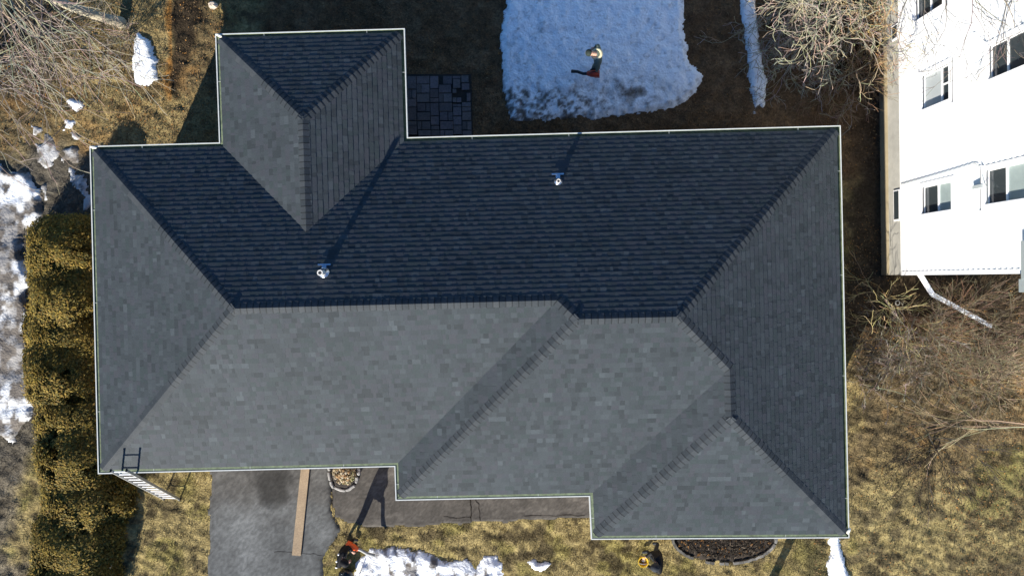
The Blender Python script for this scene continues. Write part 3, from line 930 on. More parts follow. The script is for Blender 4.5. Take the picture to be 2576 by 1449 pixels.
while z < ZT:
    z2 = z + BE
    segs = [(.10, WLEN)]
    for (a, b, c, d) in holes:
        if z2 > c - .06 and z < d + .06: segs = sub(segs, (a - CAS, b + CAS))
    for a, b in segs:
        L_ = round(b - a, 3)
        if L_ not in sid_mesh:
            mb = MB()
            mb.add([(0, -.034, 0), (L_, -.034, 0), (L_, -.006, BE + .012), (0, -.006, BE + .012), (0, .06, 0), (L_, .06, 0), (L_, .06, BE + .012), (0, .06, BE + .012)],
                   [(0, 1, 2, 3), (0, 4, 5, 1), (1, 5, 6, 2), (4, 0, 3, 7)])
            sid_mesh[L_] = mb.mesh('siding_board', M['siding'])
        m = WR.to_4x4()
        m.translation = WP(a, z)
        put(bpy.data.objects.new('siding_board', sid_mesh[L_]), nb, m)
    z = z2
cb = MB()
cb.box(WP(.04, (ZS + ZT) / 2, .008), (.115, .05, ZT - ZS), rot=WR)
cb.obj('corner_board', M['trim'], nb)
for w, (a, b, c, d) in zip(WIN, holes):
    fr = MB()
    cas, dp = .12, .05
    # casing, butted
    fr.box(WP((a + b) / 2, c - .03, .012), (b - a + 2 * cas, .05, .06), rot=WR)
    fr.box(WP((a + b) / 2, d + .045, .012), (b - a + 2 * cas, .05, .09), rot=WR)
    fr.box(WP(b + cas / 2, (c + d) / 2, .010), (cas, .05, d - c), rot=WR)
    fr.box(WP(a - cas / 2, (c + d) / 2, .010), (cas, .05, d - c), rot=WR)
    wo = fr.obj('window', M['trim'], nb)
    zr = c + (d - c) * w['rail']
    fr = MB()
    t = .024
    yb = -.075
    e = .002
    fr.box(WP((a + b) / 2, c + t / 2, yb), (b - a - e, .05, t), rot=WR)
    fr.box(WP((a + b) / 2, d - t / 2, yb), (b - a - e, .05, t), rot=WR)
    fr.box(WP(a + t / 2 + .0, (c + d) / 2, yb), (t, .05, d - c - 2 * t - e), rot=WR)
    fr.box(WP(b - t / 2, (c + d) / 2, yb), (t, .05, d - c - 2 * t - e), rot=WR)
    fr.box(WP((a + b) / 2, zr, yb), (b - a - 2 * t - e, .055, .055), rot=WR)
    if w['panes'][0] == 'blind':
        fr.box(WP((a + b) / 2, (zr + d) / 2, yb), (.04, .045, d - zr - .1), rot=WR)
    fr.obj('sash', M['trim'], wo)
    for (za, zb2, pn) in ((c + t, zr - .028, w['panes'][0]), (zr + .028, d - t, w['panes'][1])):
        pb = MB()
        pb.box(WP((a + b) / 2, (za + zb2) / 2, yb - .012), (b - a - 2 * t - .004, .02, zb2 - za), rot=WR)
        pb.obj('pane', M[{'glass': 'glass', 'pale': 'glass_pale', 'blind': 'blind'}[pn]], wo)
    sl = MB()
    sl.box(WP((a + b) / 2, c - .068, .03), (b - a + 2 * cas + .04, .10, .016), rot=WR)
    sl.obj('sill', M['trim'], wo)
# basement windows in the foundation
for (vv0, vv1) in ((478, 556), (60, 98)):
    s0, _ = WQ(2257, vv1)
    s1, _ = WQ(2257, vv0)
    bw = MB()
    bw.box(WP((s0 + s1) / 2, .86, .004), (s1 - s0, .03, .34), rot=WR)
    b_o = bw.obj('basement_window', M['trim'], nb)
    MB().box(WP((s0 + s1) / 2, .86, .022), (s1 - s0 - .1, .012, .26), rot=WR).obj('pane', M['glass'], b_o)
# eave piece, cable, wall box, roof
e = MB()
s0, z0 = WQ(2566, 700)
s1, _ = WQ(2566, 606)
s0, z0 = WQ(2567, 702, .15)
s1, _ = WQ(2567, 606, .15)
e.box(WP((s0 + s1) / 2, z0 + .47, .075), (s1 - s0, .15, .9), rot=WR)
s2, z2_ = WQ(2561, 735, .13)
e.box(WP((s0 + s2) / 2, z2_ + .40, .075), (s0 - s2, .11, .75), rot=WR)
e.obj('downspout_box', M['grey_metal'], nb)
cpts = []
for (u, v) in ((2266, 466), (2330, 448), (2400, 428), (2452, 412), (2466, 420), (2476, 460), (2484, 470)):
    s_, z_ = WQ(u, v, .05)
    cpts.append(WP(s_, z_, .05))
MB().tube(cpts, .010, 5).obj('cable', M['grey_metal'], nb)
s_, z_ = WQ(2466, 470)
MB().box(WP(s_, z_, .05), (.09, .09, .34), rot=WR).obj('wall_box', M['blind'], nb)
r = MB()
o_ = .45
r.add([WP(-o_, ZT, o_), WP(WLEN + o_, ZT, o_), WP(WLEN + o_, ZT, -DEP - o_), WP(-o_, ZT, -DEP - o_), WP(DEP / 2, ZT + 2.2, -DEP / 2), WP(WLEN - DEP / 2, ZT + 2.2, -DEP / 2)],
      [(0, 4, 5, 1), (1, 5, 2), (2, 5, 4, 3), (3, 4, 0), (0, 1, 2, 3)])
r.obj('roof', M['roof2'], nb)
# drain pipe lying on the ground from the wall corner
dp = thing('drain_pipe', P(2345, 742), 'silver bent drain pipe sloping from the white house down to the ground', 'drain pipe')
def flatpipe(a, b, name):
    a, b = Vector(a), Vector(b)
    d = (b - a)
    L_ = d.length
    R_ = Matrix.Rotation(math.atan2(d.y, d.x), 3, 'Z')
    mb = MB()
    R_ = Matrix.Rotation(math.atan2(d.y, d.x), 3, 'Z') @ Matrix.Rotation(-math.atan2(d.z, math.hypot(d.x, d.y)), 3, 'Y')
    mb.box((a + b) / 2, (L_, .13, .08), rot=R_)
    for k in range(-1, 2):
        mb.box((a + b) / 2 + Vector((-d.y, d.x, 0)).normalized() * .042 * k + Vector((0, 0, .041)), (L_ - .02, .014, .01), rot=R_)
    return mb.obj(name, M['pipe_alu'], dp)
flatpipe(P(2314, 690, 1.2), P(2345, 740, .9), 'pipe_section')
flatpipe(P(2345.5, 740.5, .9), P(2482, 814, .25), 'pipe_section')
flatpipe(P(2481, 813.5, .24), P(2493, 820, .12), 'outlet')
# broken ring of clay pipe by the corner
mbk = MB()
cring = Vector(P(2258, 762, .06))
mbk.tube([cring + Vector((.07 * math.cos(t), .07 * math.sin(t), 0)) for t in np.linspace(0, 6.28, 14)], .02, 6, col=(.45, .42, .36))
tag(mbk.obj('pipe_ring', M['stone'], None, True), 'small pale ring lying among twigs below the white house corner', 'ring')

# ------------------------------------------------------------------ ladder
lad = thing('ladder', P(432, 1255), 'aluminium ladder leaning on the lower left gutter', 'ladder')
bl, br = Vector(P(412, 1254, 0.02)), Vector(P(452, 1256, 0.02))
tl, tr = Vector(P(279, 1184, 3.3)), Vector(P(318.5, 1183, 3.3))
for a, b in ((bl, tl), (br, tr)):
    d = (b - a).normalized()
    sx = (br - bl).normalized()
    nz = sx.cross(d).normalized()
    sx = d.cross(nz)
    R_ = Matrix((sx, nz, d)).transposed()
    mb = MB()
    mb.box((a + b) / 2, (.030, .075, (b - a).length), rot=R_)
    ro = mb.obj('rail', M['alu'], lad)
    MB().box(b + d * .012, (.036, .085, .05), rot=R_).obj('end_cap', M['rubber'], ro)
    MB().box(a + Vector((0, 0, .0)), (.05, .10, .05)).obj('foot', M['rubber'], ro)
nr = 12
for k in range(nr):
    t = (k + .55) / nr
    a, b = bl.lerp(tl, t), br.lerp(tr, t)
    d = (tl - bl).normalized()
    mb = MB()
    sx = (b - a)
    R_ = Matrix.Rotation(math.atan2(sx.y, sx.x), 3, 'Z')
    mb.box((a + b) / 2, (sx.length - .034, .036, .022), rot=R_)
    mb.obj('rung', M['alu_rung'], lad)

# ------------------------------------------------------------------ plank on the driveway
pk = MB()
a, b, c, d = P(758, 1165, .1), P(779.5, 1165, .1), P(756, 1398, .1), P(734, 1396, .1)
pk.add([(*p[:2], z_) for z_ in (.045, .092) for p in (a, b, c, d)], [(0, 1, 2, 3), (7, 6, 5, 4), (0, 4, 5, 1), (1, 5, 6, 2), (2, 6, 7, 3), (3, 7, 4, 0)])
tag(pk.obj('wooden_plank', M['wood']), 'long tan wooden plank lying across the driveway', 'plank')

# ------------------------------------------------------------------ round planter by the front wall
pb = thing('planter', P(866, 1205), 'small flower bed edged with grey stones beside the driveway', 'flower bed')
def c_soil(X, Y, SD):
    return np.tile(np.array([.04, .034, .03]), (len(X), 1)) * (0.7 + .6 * fbm(X, Y, .15, 91))[:, None]
patch('soil', [(832, 1150), (900, 1150), (901, 1205), (893, 1222), (868, 1233), (842, 1226), (830, 1195)], M['mulch'], .10, .12, .02, c_soil, .05, .03, .12, 92, parent=pb, z0=.03)
for (a, b, w) in (((827, 1158), (828, 1184), .10), ((828, 1186), (830, 1208), .09), ((831, 1210), (838, 1227), .09), ((842, 1226), (868, 1234.5), .09), ((871, 1234), (893, 1220), .10), ((896, 1213), (898, 1199), .10), ((903, 1194), (901, 1176), .11), ((902, 1174), (900, 1156), .10)):
    A_, B_ = Vector(P(*a, .1)), Vector(P(*b, .1))
    mid = (A_ + B_) / 2
    g = rnd.uniform(.26, .36)
    mb = MB()
    pts = [A_.lerp(B_, t) + Vector((rnd.uniform(-.01, .01), rnd.uniform(-.01, .01), rnd.uniform(-.01, .01))) - mid for t in (0, .08, .35, .65, .92, 1)]
    mb.tube(pts, [w * .28, w * .5, w * .58, w * .55, w * .5, w * .28], 7, col=(g, g * .97, g * .92))
    put(bpy.data.objects.new('edging_stone', mb.mesh('edging_stone', M['stone'], False)), pb, Matrix.Translation(mid))
dry = thing('dried_shrub', P(866, 1195), 'dried beige shrub with withered flower heads inside the stone edging', 'shrub')
V, Fq, Cc = [], [], []
for k in range(120):
    t, r_ = rnd.uniform(0, 6.28), math.sqrt(rnd.random())
    ctr = Vector(P(866 + 27 * r_ * math.cos(t), 1188 + 30 * r_ * math.sin(t), .2 + .32 * (1 - r_ ** 2) + rnd.uniform(-.05, .05)))
    base = rnd.choice([(.42, .35, .22), (.5, .42, .28), (.33, .25, .14), (.38, .24, .12), (.28, .26, .13), (.55, .48, .36)])
    rr = rnd.uniform(.04, .075)
    for q_ in range(34):
        d = Vector((rnd.gauss(0, 1), rnd.gauss(0, 1), rnd.gauss(.3, 1))).normalized()
        p = ctr + d * rr * rnd.uniform(.7, 1.05)
        a = d.cross(Vector((rnd.random(), rnd.random(), rnd.random()))).normalized()
        e2 = d.cross(a)
        a = (a + d * rnd.uniform(-.6, .6)) * .014
        e2 = e2 * .012
        b = len(V)
        V += [p - a - e2, p + a - e2, p + a + e2, p - a + e2]
        Fq.append((b, b + 1, b + 2, b + 3))
        s_ = rnd.uniform(.75, 1.2)
        Cc += [tuple(x * s_ for x in base)] * 4
put(bpy.data.objects.new('flower_heads', mesh_np('flower_heads', V, Fq, M['leaf'], np.array(Cc))), dry)
mb = MB()
for k in range(40):
    t, r_ = rnd.uniform(0, 6.28), math.sqrt(rnd.random())
    mb.tube([P(866 + rnd.uniform(-5, 5), 1190 + rnd.uniform(-5, 5), .02), P(866 + 24 * r_ * math.cos(t), 1188 + 28 * r_ * math.sin(t), .25)], [.008, .005], 4, col=(.22, .15, .09))
mb.obj('stems', M['bark'], dry)

# ------------------------------------------------------------------ bare trees and shrubs
def branch(mb, p, d, L, r, depth, rg, up=.0, wander=.35, kids=(3, 5), spread=.9, col=(.3, .26, .2), shrink=.62, curl=0.0, rmin=.005, ns=5, taper=.35):
    pts, rad = [p.copy()], [r]
    q = d.normalized()
    for i in range(ns):
        q = (q + Vector((rg.gauss(0, 1), rg.gauss(0, 1), rg.gauss(0, 1))) * wander * .33 + Vector((0, 0, up)) * .3).normalized()
        if curl:
            q = (q + Vector((0, 0, curl * (i + 1) / ns))).normalized()
        p = p + q * L / ns
        if p.z < .06: p.z = .06 + rg.uniform(0, .03)
        pts.append(p.copy())
        rad.append(max(rmin, r * (1 - (1 - taper) * (i + 1) / ns)))
    c = tuple(x * rg.uniform(.82, 1.15) for x in col)
    mb.tube(pts, rad, 6 if r > .03 else (4 if r > .014 else 3), c, cap=(r > .03))
    if depth > 0:
        for _ in range(rg.randint(*kids)):
            i = rg.randint(1, ns) if rg.random() < .7 else ns
            a = pts[min(i, ns)] if i == ns else pts[i].lerp(pts[min(i + 1, ns)], rg.random())
            dirn = (pts[i] - pts[i - 1]).normalized()
            ax = dirn.cross(Vector((rg.gauss(0, 1), rg.gauss(0, 1), rg.gauss(0, 1))))
            if ax.length < 1e-4: continue
            nd = Quaternion(ax.normalized(), rg.uniform(.3, 1.0) * spread) @ dirn
            branch(mb, a, nd, L * shrink * rg.uniform(.7, 1.2), max(rmin, rad[i] * .72), depth - 1, rg, up, wander, kids, spread, col, shrink, curl, rmin, ns, taper)

def twigged(name, label, cat, base, stems, trunkcol, col, seed, depth=3, group=None, trunk=None, part='crown', **kw):
    rg = random.Random(seed)
    root = thing(name, base, label, cat, group)
    if trunk:
        mb = MB()
        mb.tube(trunk[0], trunk[1], 9, trunkcol)
        mb.obj('trunk', M['bark'], root, True)
    mb = MB()
    for (p, d, L, r) in stems:
        branch(mb, Vector(p), Vector(d), L, r, depth, rg, col=col, **kw)
    mb.obj(part, M['bark'], root)
    return root
V3 = Vector
def toward(a, b):
    return V3(b) - V3(a)
# 1 leaning tree, upper left
tp = [P(308, 60, -.05), P(300, 56, .12), P(262, 46, .5), P(200, 26, 1.1), P(120, -6, 1.9), P(20, -50, 2.9), P(-90, -90, 4.0)]
stems = []
rg = random.Random(3)
for k in range(17):
    t = rg.uniform(.5, 1)
    i = min(5, int(2 + t * 4))
    a = V3(tp[i]).lerp(V3(tp[min(6, i + 1)]), rg.random())
    tgt = P(rg.uniform(-40, 330), rg.uniform(60, 330), rg.uniform(1.0, 4.0))
    stems.append((a, toward(a, tgt), rg.uniform(1.6, 3.0), rg.uniform(.018, .034)))
twigged('bare_tree', 'leafless tree with thick pale leaning trunk in the upper left corner', 'tree', P(308, 60), stems, (.42, .38, .28), (.26, .225, .175), 5, 2, trunk=([V3(p) for p in tp], [.20, .17, .145, .14, .13, .11, .08]), kids=(3, 5), wander=.45, spread=.8, rmin=.0075, shrink=.58)
# 2 bush of long whips at the left edge
b0 = P(-60, 160)
stems = []
for k in range(24):
    a = V3(P(-60 + rg.uniform(-30, 40), 150 + rg.uniform(-60, 70), .05))
    tgt = P(rg.uniform(0, 400), rg.uniform(20, 420), rg.uniform(.9, 2.6))
    stems.append((a, toward(a, tgt) + V3((0, 0, 1.6)), rg.uniform(2.4, 4.6), rg.uniform(.012, .022)))
twigged('whip_bush', 'dense leafless bush of long grey whips at the left edge', 'bush', b0, stems, None, (.235, .20, .165), 8, 2, part='stems', kids=(2, 3), wander=.4, spread=.6, rmin=.0065, shrink=.45, curl=-.10, ns=7)
# 3 small twiggy sprig by the oval snow patch
stems = [(P(318, 100, .05), (rg.uniform(-.6, .6), rg.uniform(-.9, .5), .7), rg.uniform(.5, 1.1), .009) for k in range(16)]
twigged('twig_bush', 'small leafless sprig between the leaning trunk and oval snow', 'bush', P(318, 100), stems, None, (.26, .22, .17), 12, 2, part='stems', wander=.5, rmin=.005)
# 4 large pale bush behind the house, right
bb = P(2040, -20)
stems = []
for k in range(34):
    a = V3(P(2040 + rg.uniform(-110, 110), 10 + rg.uniform(-50, 20), .05))
    tgt = P(rg.uniform(1800, 2230), rg.uniform(-60, 165), rg.uniform(2.0, 3.2))
    stems.append((a, toward(a, tgt) + V3((0, 0, .8)), rg.uniform(2.2, 3.4), rg.uniform(.02, .034)))
twigged('bare_bush', 'large pale tangled leafless bush behind the house beside narrow snow strip', 'bush', bb, stems, None, (.33, .285, .21), 21, 3, part='stems', kids=(3, 5), wander=.75, spread=1.0, rmin=.0065, shrink=.52, curl=-.16, ns=6)
# 5 golden bush against the white wall
stems = []
for k in range(16):
    a = V3(P(2160 + rg.uniform(-25, 25), 70 + rg.uniform(-25, 25), .05))
    tgt = P(rg.uniform(2080, 2240), rg.uniform(20, 190), rg.uniform(1.2, 2.2))
    stems.append((a, toward(a, tgt) + V3((0, 0, .5)), rg.uniform(1.0, 2.0), rg.uniform(.014, .024)))
twigged('bare_bush', 'golden brown leafless bush touching the white house foundation at top', 'bush', P(2160, 70), stems, None, (.36, .25, .13), 25, 2, part='stems', kids=(3, 5), wander=.7, spread=1.0, rmin=.007, shrink=.55, curl=-.08)
# 6 low brown bush in the shade
for (u, v, lab, sd) in ((2085, 235, 'low thin brown bush in the shade just behind the right roof corner', 31), (2150, 190, 'low reddish twigs in the shade between the pale bush and white house', 33)):
    stems = [(P(u + rg.uniform(-25, 25), v + rg.uniform(-15, 15), .03), (rg.uniform(-1, 1), rg.uniform(-1, 1), .5), rg.uniform(.5, 1.1), .008) for k in range(26)]
    twigged('bare_bush', lab, 'bush', P(u, v), stems, None, (.22, .15, .09), sd, 2, part='stems', wander=.5, rmin=.005, spread=.7)
# 7 tall tree above the white wall, off the top right; its lowest branches hang into view
tb = P(2330, -330)
stems = []
hang = [((2452, -60), (2418, 140), 6.2), ((2375, -50), (2372, 60), 5.6), ((2340, -60), (2300, 70), 5.0), ((2540, -40), (2490, 120), 6.0), ((2600, -60), (2600, 120), 6.4), ((2480, -60), (2560, 60), 6.4), ((2300, -40), (2262, 50), 4.4), ((2420, -60), (2455, 40), 5.8), ((2560, -60), (2530, 90), 6.2)]
for (a, b, z_) in hang:
    A_ = V3(P(*a, z_))
    stems.append((A_, toward(A_, P(*b, z_ - .3)), rg.uniform(1.4, 1.9), .016))
    top_ = V3((tb[0], tb[1], z_ * .8))
t_root = twigged('bare_tree', 'leafless tree whose thin branches hang over the white wall top', 'tree', tb, stems, (.25, .22, .18), (.15, .125, .11), 41, 2, trunk=([V3(tb), V3(tb) + V3((.1, .1, 3)), V3(tb) + V3((.3, .5, 6)), V3(tb) + V3((.4, .9, 9))], [.2, .17, .13, .07]), kids=(3, 5), wander=.45, spread=.8, rmin=.0045, shrink=.5)
mb = MB()
for (a, b, z_) in hang:
    A_ = V3(P(*a, z_))
    T_ = V3(tb) + V3((.2, .3, z_ * .85))
    mb.tube([T_, T_.lerp(A_, .5) + V3((0, 0, .3)), A_], [.05, .03, .017], 5, (.16, .135, .12))
mb.obj('limbs', M['bark'], t_root)
# 8 big bush right of the house
stems = []
for k in range(46):
    a = V3(P(2330 + rg.uniform(-30, 60), 890 + rg.uniform(-30, 40), .05))
    tgt = P(rg.uniform(2150, 2560), rg.uniform(815, 990), rg.uniform(.6, 1.6))
    stems.append((a, toward(a, tgt) + V3((0, 0, .5)), rg.uniform(1.2, 2.3), rg.uniform(.011, .02)))
twigged('bare_bush', 'wide brown leafless bush spreading to the right edge below the drain pipe', 'bush', P(2340, 890), stems, None, (.15, .122, .08), 51, 3, part='stems', kids=(3, 5), wander=.55, spread=.8, rmin=.0042, shrink=.5)
stems = []
for k in range(22):
    a = V3(P(2318 + rg.uniform(-14, 14), 885 + rg.uniform(-25, 25), .05))
    tgt = P(rg.uniform(2150, 2230), rg.uniform(840, 985), rg.uniform(.7, 1.4))
    stems.append((a, toward(a, tgt) + V3((0, 0, .5)), rg.uniform(1.2, 1.9), rg.uniform(.010, .016)))
twigged('bare_bush', 'grey twiggy bush leaning towards the right gutter', 'bush', P(2318, 885), stems, None, (.23, .20, .165), 53, 3, part='stems', kids=(3, 5), wander=.5, spread=.7, rmin=.0048, shrink=.45)
# 9 bushes at the corner of the white house
for (u, v, lab, colr, n_, sd, tx) in ((2236, 770, 'spiky yellowish sprig at the corner of the white house', (.42, .34, .17), 18, 61, None),
                                     (2270, 805, 'reddish brown arching stems just below the white house corner', (.24, .15, .085), 26, 63, (2440, 880)),
                                     (2400, 800, 'dark brown brush below the bent silver drain pipe', (.14, .105, .07), 40, 65, None),
                                     (2480, 960, 'tan brush at the right edge beside the wide leafless bush', (.25, .20, .13), 34, 67, None)):
    stems = []
    for k in range(n_):
        a = V3(P(u + rg.uniform(-22, 22), v + rg.uniform(-18, 18), .03))
        dd_ = (toward(a, P(tx[0], tx[1] + rg.uniform(-70, 70), .5)).normalized() + V3((rg.uniform(-.3, .3), rg.uniform(-.3, .3), .3))) if tx else V3((rg.uniform(-1, 1), rg.uniform(-1, 1), .45))
        stems.append((a, dd_, rg.uniform(.6, 1.5), rg.uniform(.007, .013)))
    twigged('bare_bush', lab, 'bush', P(u, v), stems, None, colr, sd, 2, part='stems', wander=.5, spread=.7, rmin=.0055)
# 10 dark thin bush low at the right
stems = []
for k in range(22):
    a = V3(P(2350 + rg.uniform(-20, 20), 1110 + rg.uniform(-20, 20), .03))
    tgt = P(2350 + rg.uniform(-150, 160), 1110 + rg.uniform(-40, 180), .5)
    stems.append((a, toward(a, tgt) + V3((0, 0, .25)), rg.uniform(1.0, 2.0), rg.uniform(.008, .013)))
twigged('bare_bush', 'thin dark leafless bush on leafy ground right of lower roof hip', 'bush', P(2350, 1110), stems, None, (.05, .044, .04), 71, 2, part='stems', kids=(3, 5), wander=.4, spread=.6, rmin=.0045, shrink=.5)
# 11 yellowish branch from the right edge
A_ = V3(P(2640, 1075, 2.2))
stems = [(A_, toward(A_, P(2440, 1045 + 12 * k, 1.2)), 2.2, .018) for k in range(4)]
twigged('bare_tree', 'pale yellowish branch reaching in from the right edge', 'tree', P(2700, 1090), stems, (.3, .25, .16), (.33, .275, .18), 75, 2, trunk=([V3(P(2700, 1090, 0)), V3(P(2690, 1088, 1.2)), A_, A_ + V3((.3, 0, 2.0))], [.09, .08, .06, .03]), kids=(2, 4), wander=.25, spread=.6, rmin=.006)
# 12 small sprig over the right gutter
stems = [(P(2150, 960, 1.2), (-1, rg.uniform(-.5, .5), 1.6), rg.uniform(1.5, 1.9), .008) for k in range(3)]
twigged('bare_bush', 'thin sapling whose tip pokes over the right gutter', 'bush', P(2165, 965), [(P(2165, 965, .03), (-.12, .0, 1), 2.9, .012), (P(2165, 965, .03), (-.05, -.06, 1), 2.6, .010)], None, (.26, .23, .2), 79, 2, part='stems', kids=(3, 4), wander=.2, spread=.7, rmin=.005, shrink=.25)

# ------------------------------------------------------------------ cedar hedge
CED = [(206, 625, 1.12, 1.45, 'golden cedar at the upper end of the hedge, beside dirty snow'),
       (204, 740, 1.05, 1.4, 'second cedar from the upper end of the hedge along the wall'),
       (200, 835, 1.05, 1.3, 'third cedar down the hedge, shorter than its neighbours'),
       (194, 930, 1.12, 1.42, 'cedar halfway down the hedge bulging towards the snow bank'),
       (214, 1030, 1.08, 1.35, 'cedar below the bulging one, level with the roof hip'),
       (222, 1130, 1.12, 1.4, 'cedar just above the lower left roof corner'),
       (226, 1235, 1.18, 1.32, 'broad cedar beside the foot of the roof corner and ladder'),
       (206, 1345, 1.12, 1.36, 'cedar below the ladder next to the small snow spots'),
       (205, 1455, 1.2, 1.35, 'cedar cut off by the bottom edge of the picture')]
GOLD = .9 * np.array([[.20, .14, .024], [.16, .12, .024], [.115, .092, .022], [.175, .11, .025], [.09, .08, .024], [.25, .175, .04]])
for (u, v, rad_, h_, lab) in CED:
    b = P(u, v)
    root = thing('cedar', b, lab, 'cedar', 'cedars of the hedge left of the house')
    mb = MB()
    mb.tube([V3(b), V3(b) + V3((.03, .02, h_ * .55)), V3(b) + V3((0, 0, h_ * .9))], [.09, .06, .02], 7, (.16, .11, .07))
    mb.obj('trunk', M['bark'], root, True)
    N_ = 30000
    rx, ry = 1.34, .90
    th = npr.random(N_) * 2 * np.pi
    topf = npr.random(N_) < .62
    q = np.where(topf, np.sqrt(npr.random(N_)), 1.0)
    # squarish footprint, sides battered so the foot is wider than the clipped top
    sq = 1 / (np.abs(np.cos(th)) ** 4 + np.abs(np.sin(th)) ** 4) ** .25
    hz_ = npr.random(N_)
    hh = np.where(topf, 1.0, hz_)
    bat = 1.06 - .34 * hh ** 1.6
    X = b[0] + rx * sq * q * bat * np.cos(th)
    Y = b[1] + ry * sq * q * (1.04 - .06 * hh) * np.sin(th)
    lump = fbm(X, Y, .95, 311, 4)
    dome = h_ * (1 - .30 * (q * np.abs(np.cos(th)) * sq) ** 3 - .05 * (q * np.abs(np.sin(th)) * sq) ** 4)
    Z = np.where(topf, dome * (.78 + .46 * lump), .05 + hz_ * dome * .8 * (.78 + .46 * lump))
    Z = np.maximum(Z - .26 * npr.random(N_) ** 3 - .5 * sstep(.60, .74, fbm(X, Y, .42, 341, 3)), .03)
    X += np.where(topf, 0, (lump - .5) * .7 * np.cos(th)) + npr.normal(0, .065, N_)
    Y += npr.normal(0, .065, N_)
    hh = np.where(topf, 1.2, hh * .6)
    nrm = np.stack([np.cos(th), np.sin(th), .25 + 1.1 * hh], 1) + npr.normal(0, .45, (N_, 3))
    nrm /= np.linalg.norm(nrm, axis=1)[:, None]
    t1 = np.cross(nrm, npr.normal(0, 1, (N_, 3)))
    t1 /= np.linalg.norm(t1, axis=1)[:, None]
    t2 = np.cross(nrm, t1)
    sz = (.018 + .026 * npr.random(N_))[:, None]
    ctr = np.stack([X, Y, Z], 1)
    V = np.stack([ctr - t1 * sz * 1.5, ctr - t2 * sz * .7, ctr + t1 * sz * 1.5, ctr + t2 * sz * .7], 1).reshape(-1, 3)
    ci = npr.integers(0, len(GOLD), N_)
    c = GOLD[ci] * (.7 + .6 * npr.random(N_))[:, None] * (.65 + .7 * fbm(X, Y, .4, 331, 3))[:, None]
    put(bpy.data.objects.new('foliage', mesh_np('foliage', V, np.arange(N_ * 4).reshape(-1, 4), M['cedar'], np.repeat(c, 4, 0))), root)

# ------------------------------------------------------------------ grass blades and fallen leaves (uncountable)
HW = np.array([HOUSE_WALL[c] for c in order])
def blocked(x, y):
    b = poly_sd(x, y, HW) > -.0
    for pg in (ASPH, WALK): b |= poly_sd(x, y, duv(pg)) > -.03 * 0 + (fbm(x, y, .3, 99) - .5) * .16 + .04
    for pg in SNOW_LIST: b |= poly_sd(x, y, pg) > .06
    b |= poly_sd(x, y, duv([(1018, 188), (1186, 188), (1190, 345), (1018, 345)])) > 0
    b |= poly_sd(x, y, duv([(1949, 1310)] + arc + [(1695, 1310)])) > 0
    b |= (x - wp0[0]) * -wnrm[0] + (y - wp0[1]) * -wnrm[1] > -.25 if False else ((np.stack([x, y], 1) - wp0[:2]) @ wnrm < .05) & ((np.stack([x, y], 1) - wp0[:2]) @ wd > 0)
    return b
NG = 260000
x = npr.uniform(-17.5, 17.5, NG)
y = npr.uniform(-10.6, 10.4, NG)
u, v = to_uv(x, y)
soilish = sstep(2090, 2150, u) * sstep(960, 860, v) + sstep(300, 200, u) * sstep(330, 420, v) * .5 + ((u > 390) & (u < 545) & (v < 250)) * .6
ok = ~blocked(x, y) & (npr.random(NG) > soilish * .85) & (fbm(x, y, .5, 111) + npr.random(NG) * .4 > .55)
x, y = x[ok], y[ok]
n = len(x)
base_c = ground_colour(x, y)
ln = npr.uniform(.04, .115, n)
ang = npr.normal(.6, 1.1, n) + 6 * fbm(x, y, 1.2, 121)
lean = npr.uniform(.5, 1.3, n)
hx, hy = np.cos(ang), np.sin(ang)
w = npr.uniform(.005, .012, n)
z0_ = relief(x, y)
p0 = np.stack([x - hy * w, y + hx * w, z0_ - .005], 1)
p1 = np.stack([x + hy * w, y - hx * w, z0_ - .005], 1)
p2 = np.stack([x + hx * ln * np.sin(lean), y + hy * ln * np.sin(lean), z0_ + ln * np.cos(lean) + .012], 1)
V = np.stack([p0, p1, p2], 1).reshape(-1, 3)
c = base_c * npr.uniform(.7, 1.6, n)[:, None]
put(tag(bpy.data.objects.new('grass', mesh_np('grass', V, np.arange(n * 3).reshape(-1, 3), M['blade'], np.repeat(c, 3, 0))), kind='stuff'))

NL = 26000
x = np.concatenate([npr.uniform(9.8, 17.5, NL), npr.uniform(-17.5, -8.8, NL // 2), npr.uniform(-9, 12, NL // 6)])
y = np.concatenate([npr.uniform(-10, 8, NL), npr.uniform(4.2, 10, NL // 2), npr.uniform(5, 10, NL // 6)])
dens = fbm(x, y, 1.3, 141)
ok = ~blocked(x, y) & (dens + npr.random(len(x)) * .5 > .80)
x, y = x[ok], y[ok]
n = len(x)
a = npr.uniform(0, 6.28, n)
s1, s2 = npr.uniform(.016, .036, n), npr.uniform(.010, .022, n)
tx, ty = npr.normal(0, .35, n), npr.normal(0, .35, n)
zc = relief(x, y) + npr.uniform(.02, .05, n)
e1 = np.stack([np.cos(a) * s1, np.sin(a) * s1, tx * s1], 1)
e2 = np.stack([-np.sin(a) * s2, np.cos(a) * s2, ty * s2], 1)
ctr = np.stack([x, y, zc], 1)
V = np.stack([ctr - e1, ctr - e2, ctr + e1, ctr + e2], 1).reshape(-1, 3)
LC = np.array([[.22, .13, .05], [.17, .105, .05], [.24, .17, .09], [.12, .075, .04], [.28, .14, .04], [.10, .065, .035], [.07, .045, .025]])
c = LC[npr.integers(0, len(LC), n)] * npr.uniform(.7, 1.2, n)[:, None]
put(tag(bpy.data.objects.new('fallen_leaves', mesh_np('fallen_leaves', V, np.arange(n * 4).reshape(-1, 4), M['leaf'], np.repeat(c, 4, 0))), kind='stuff'))

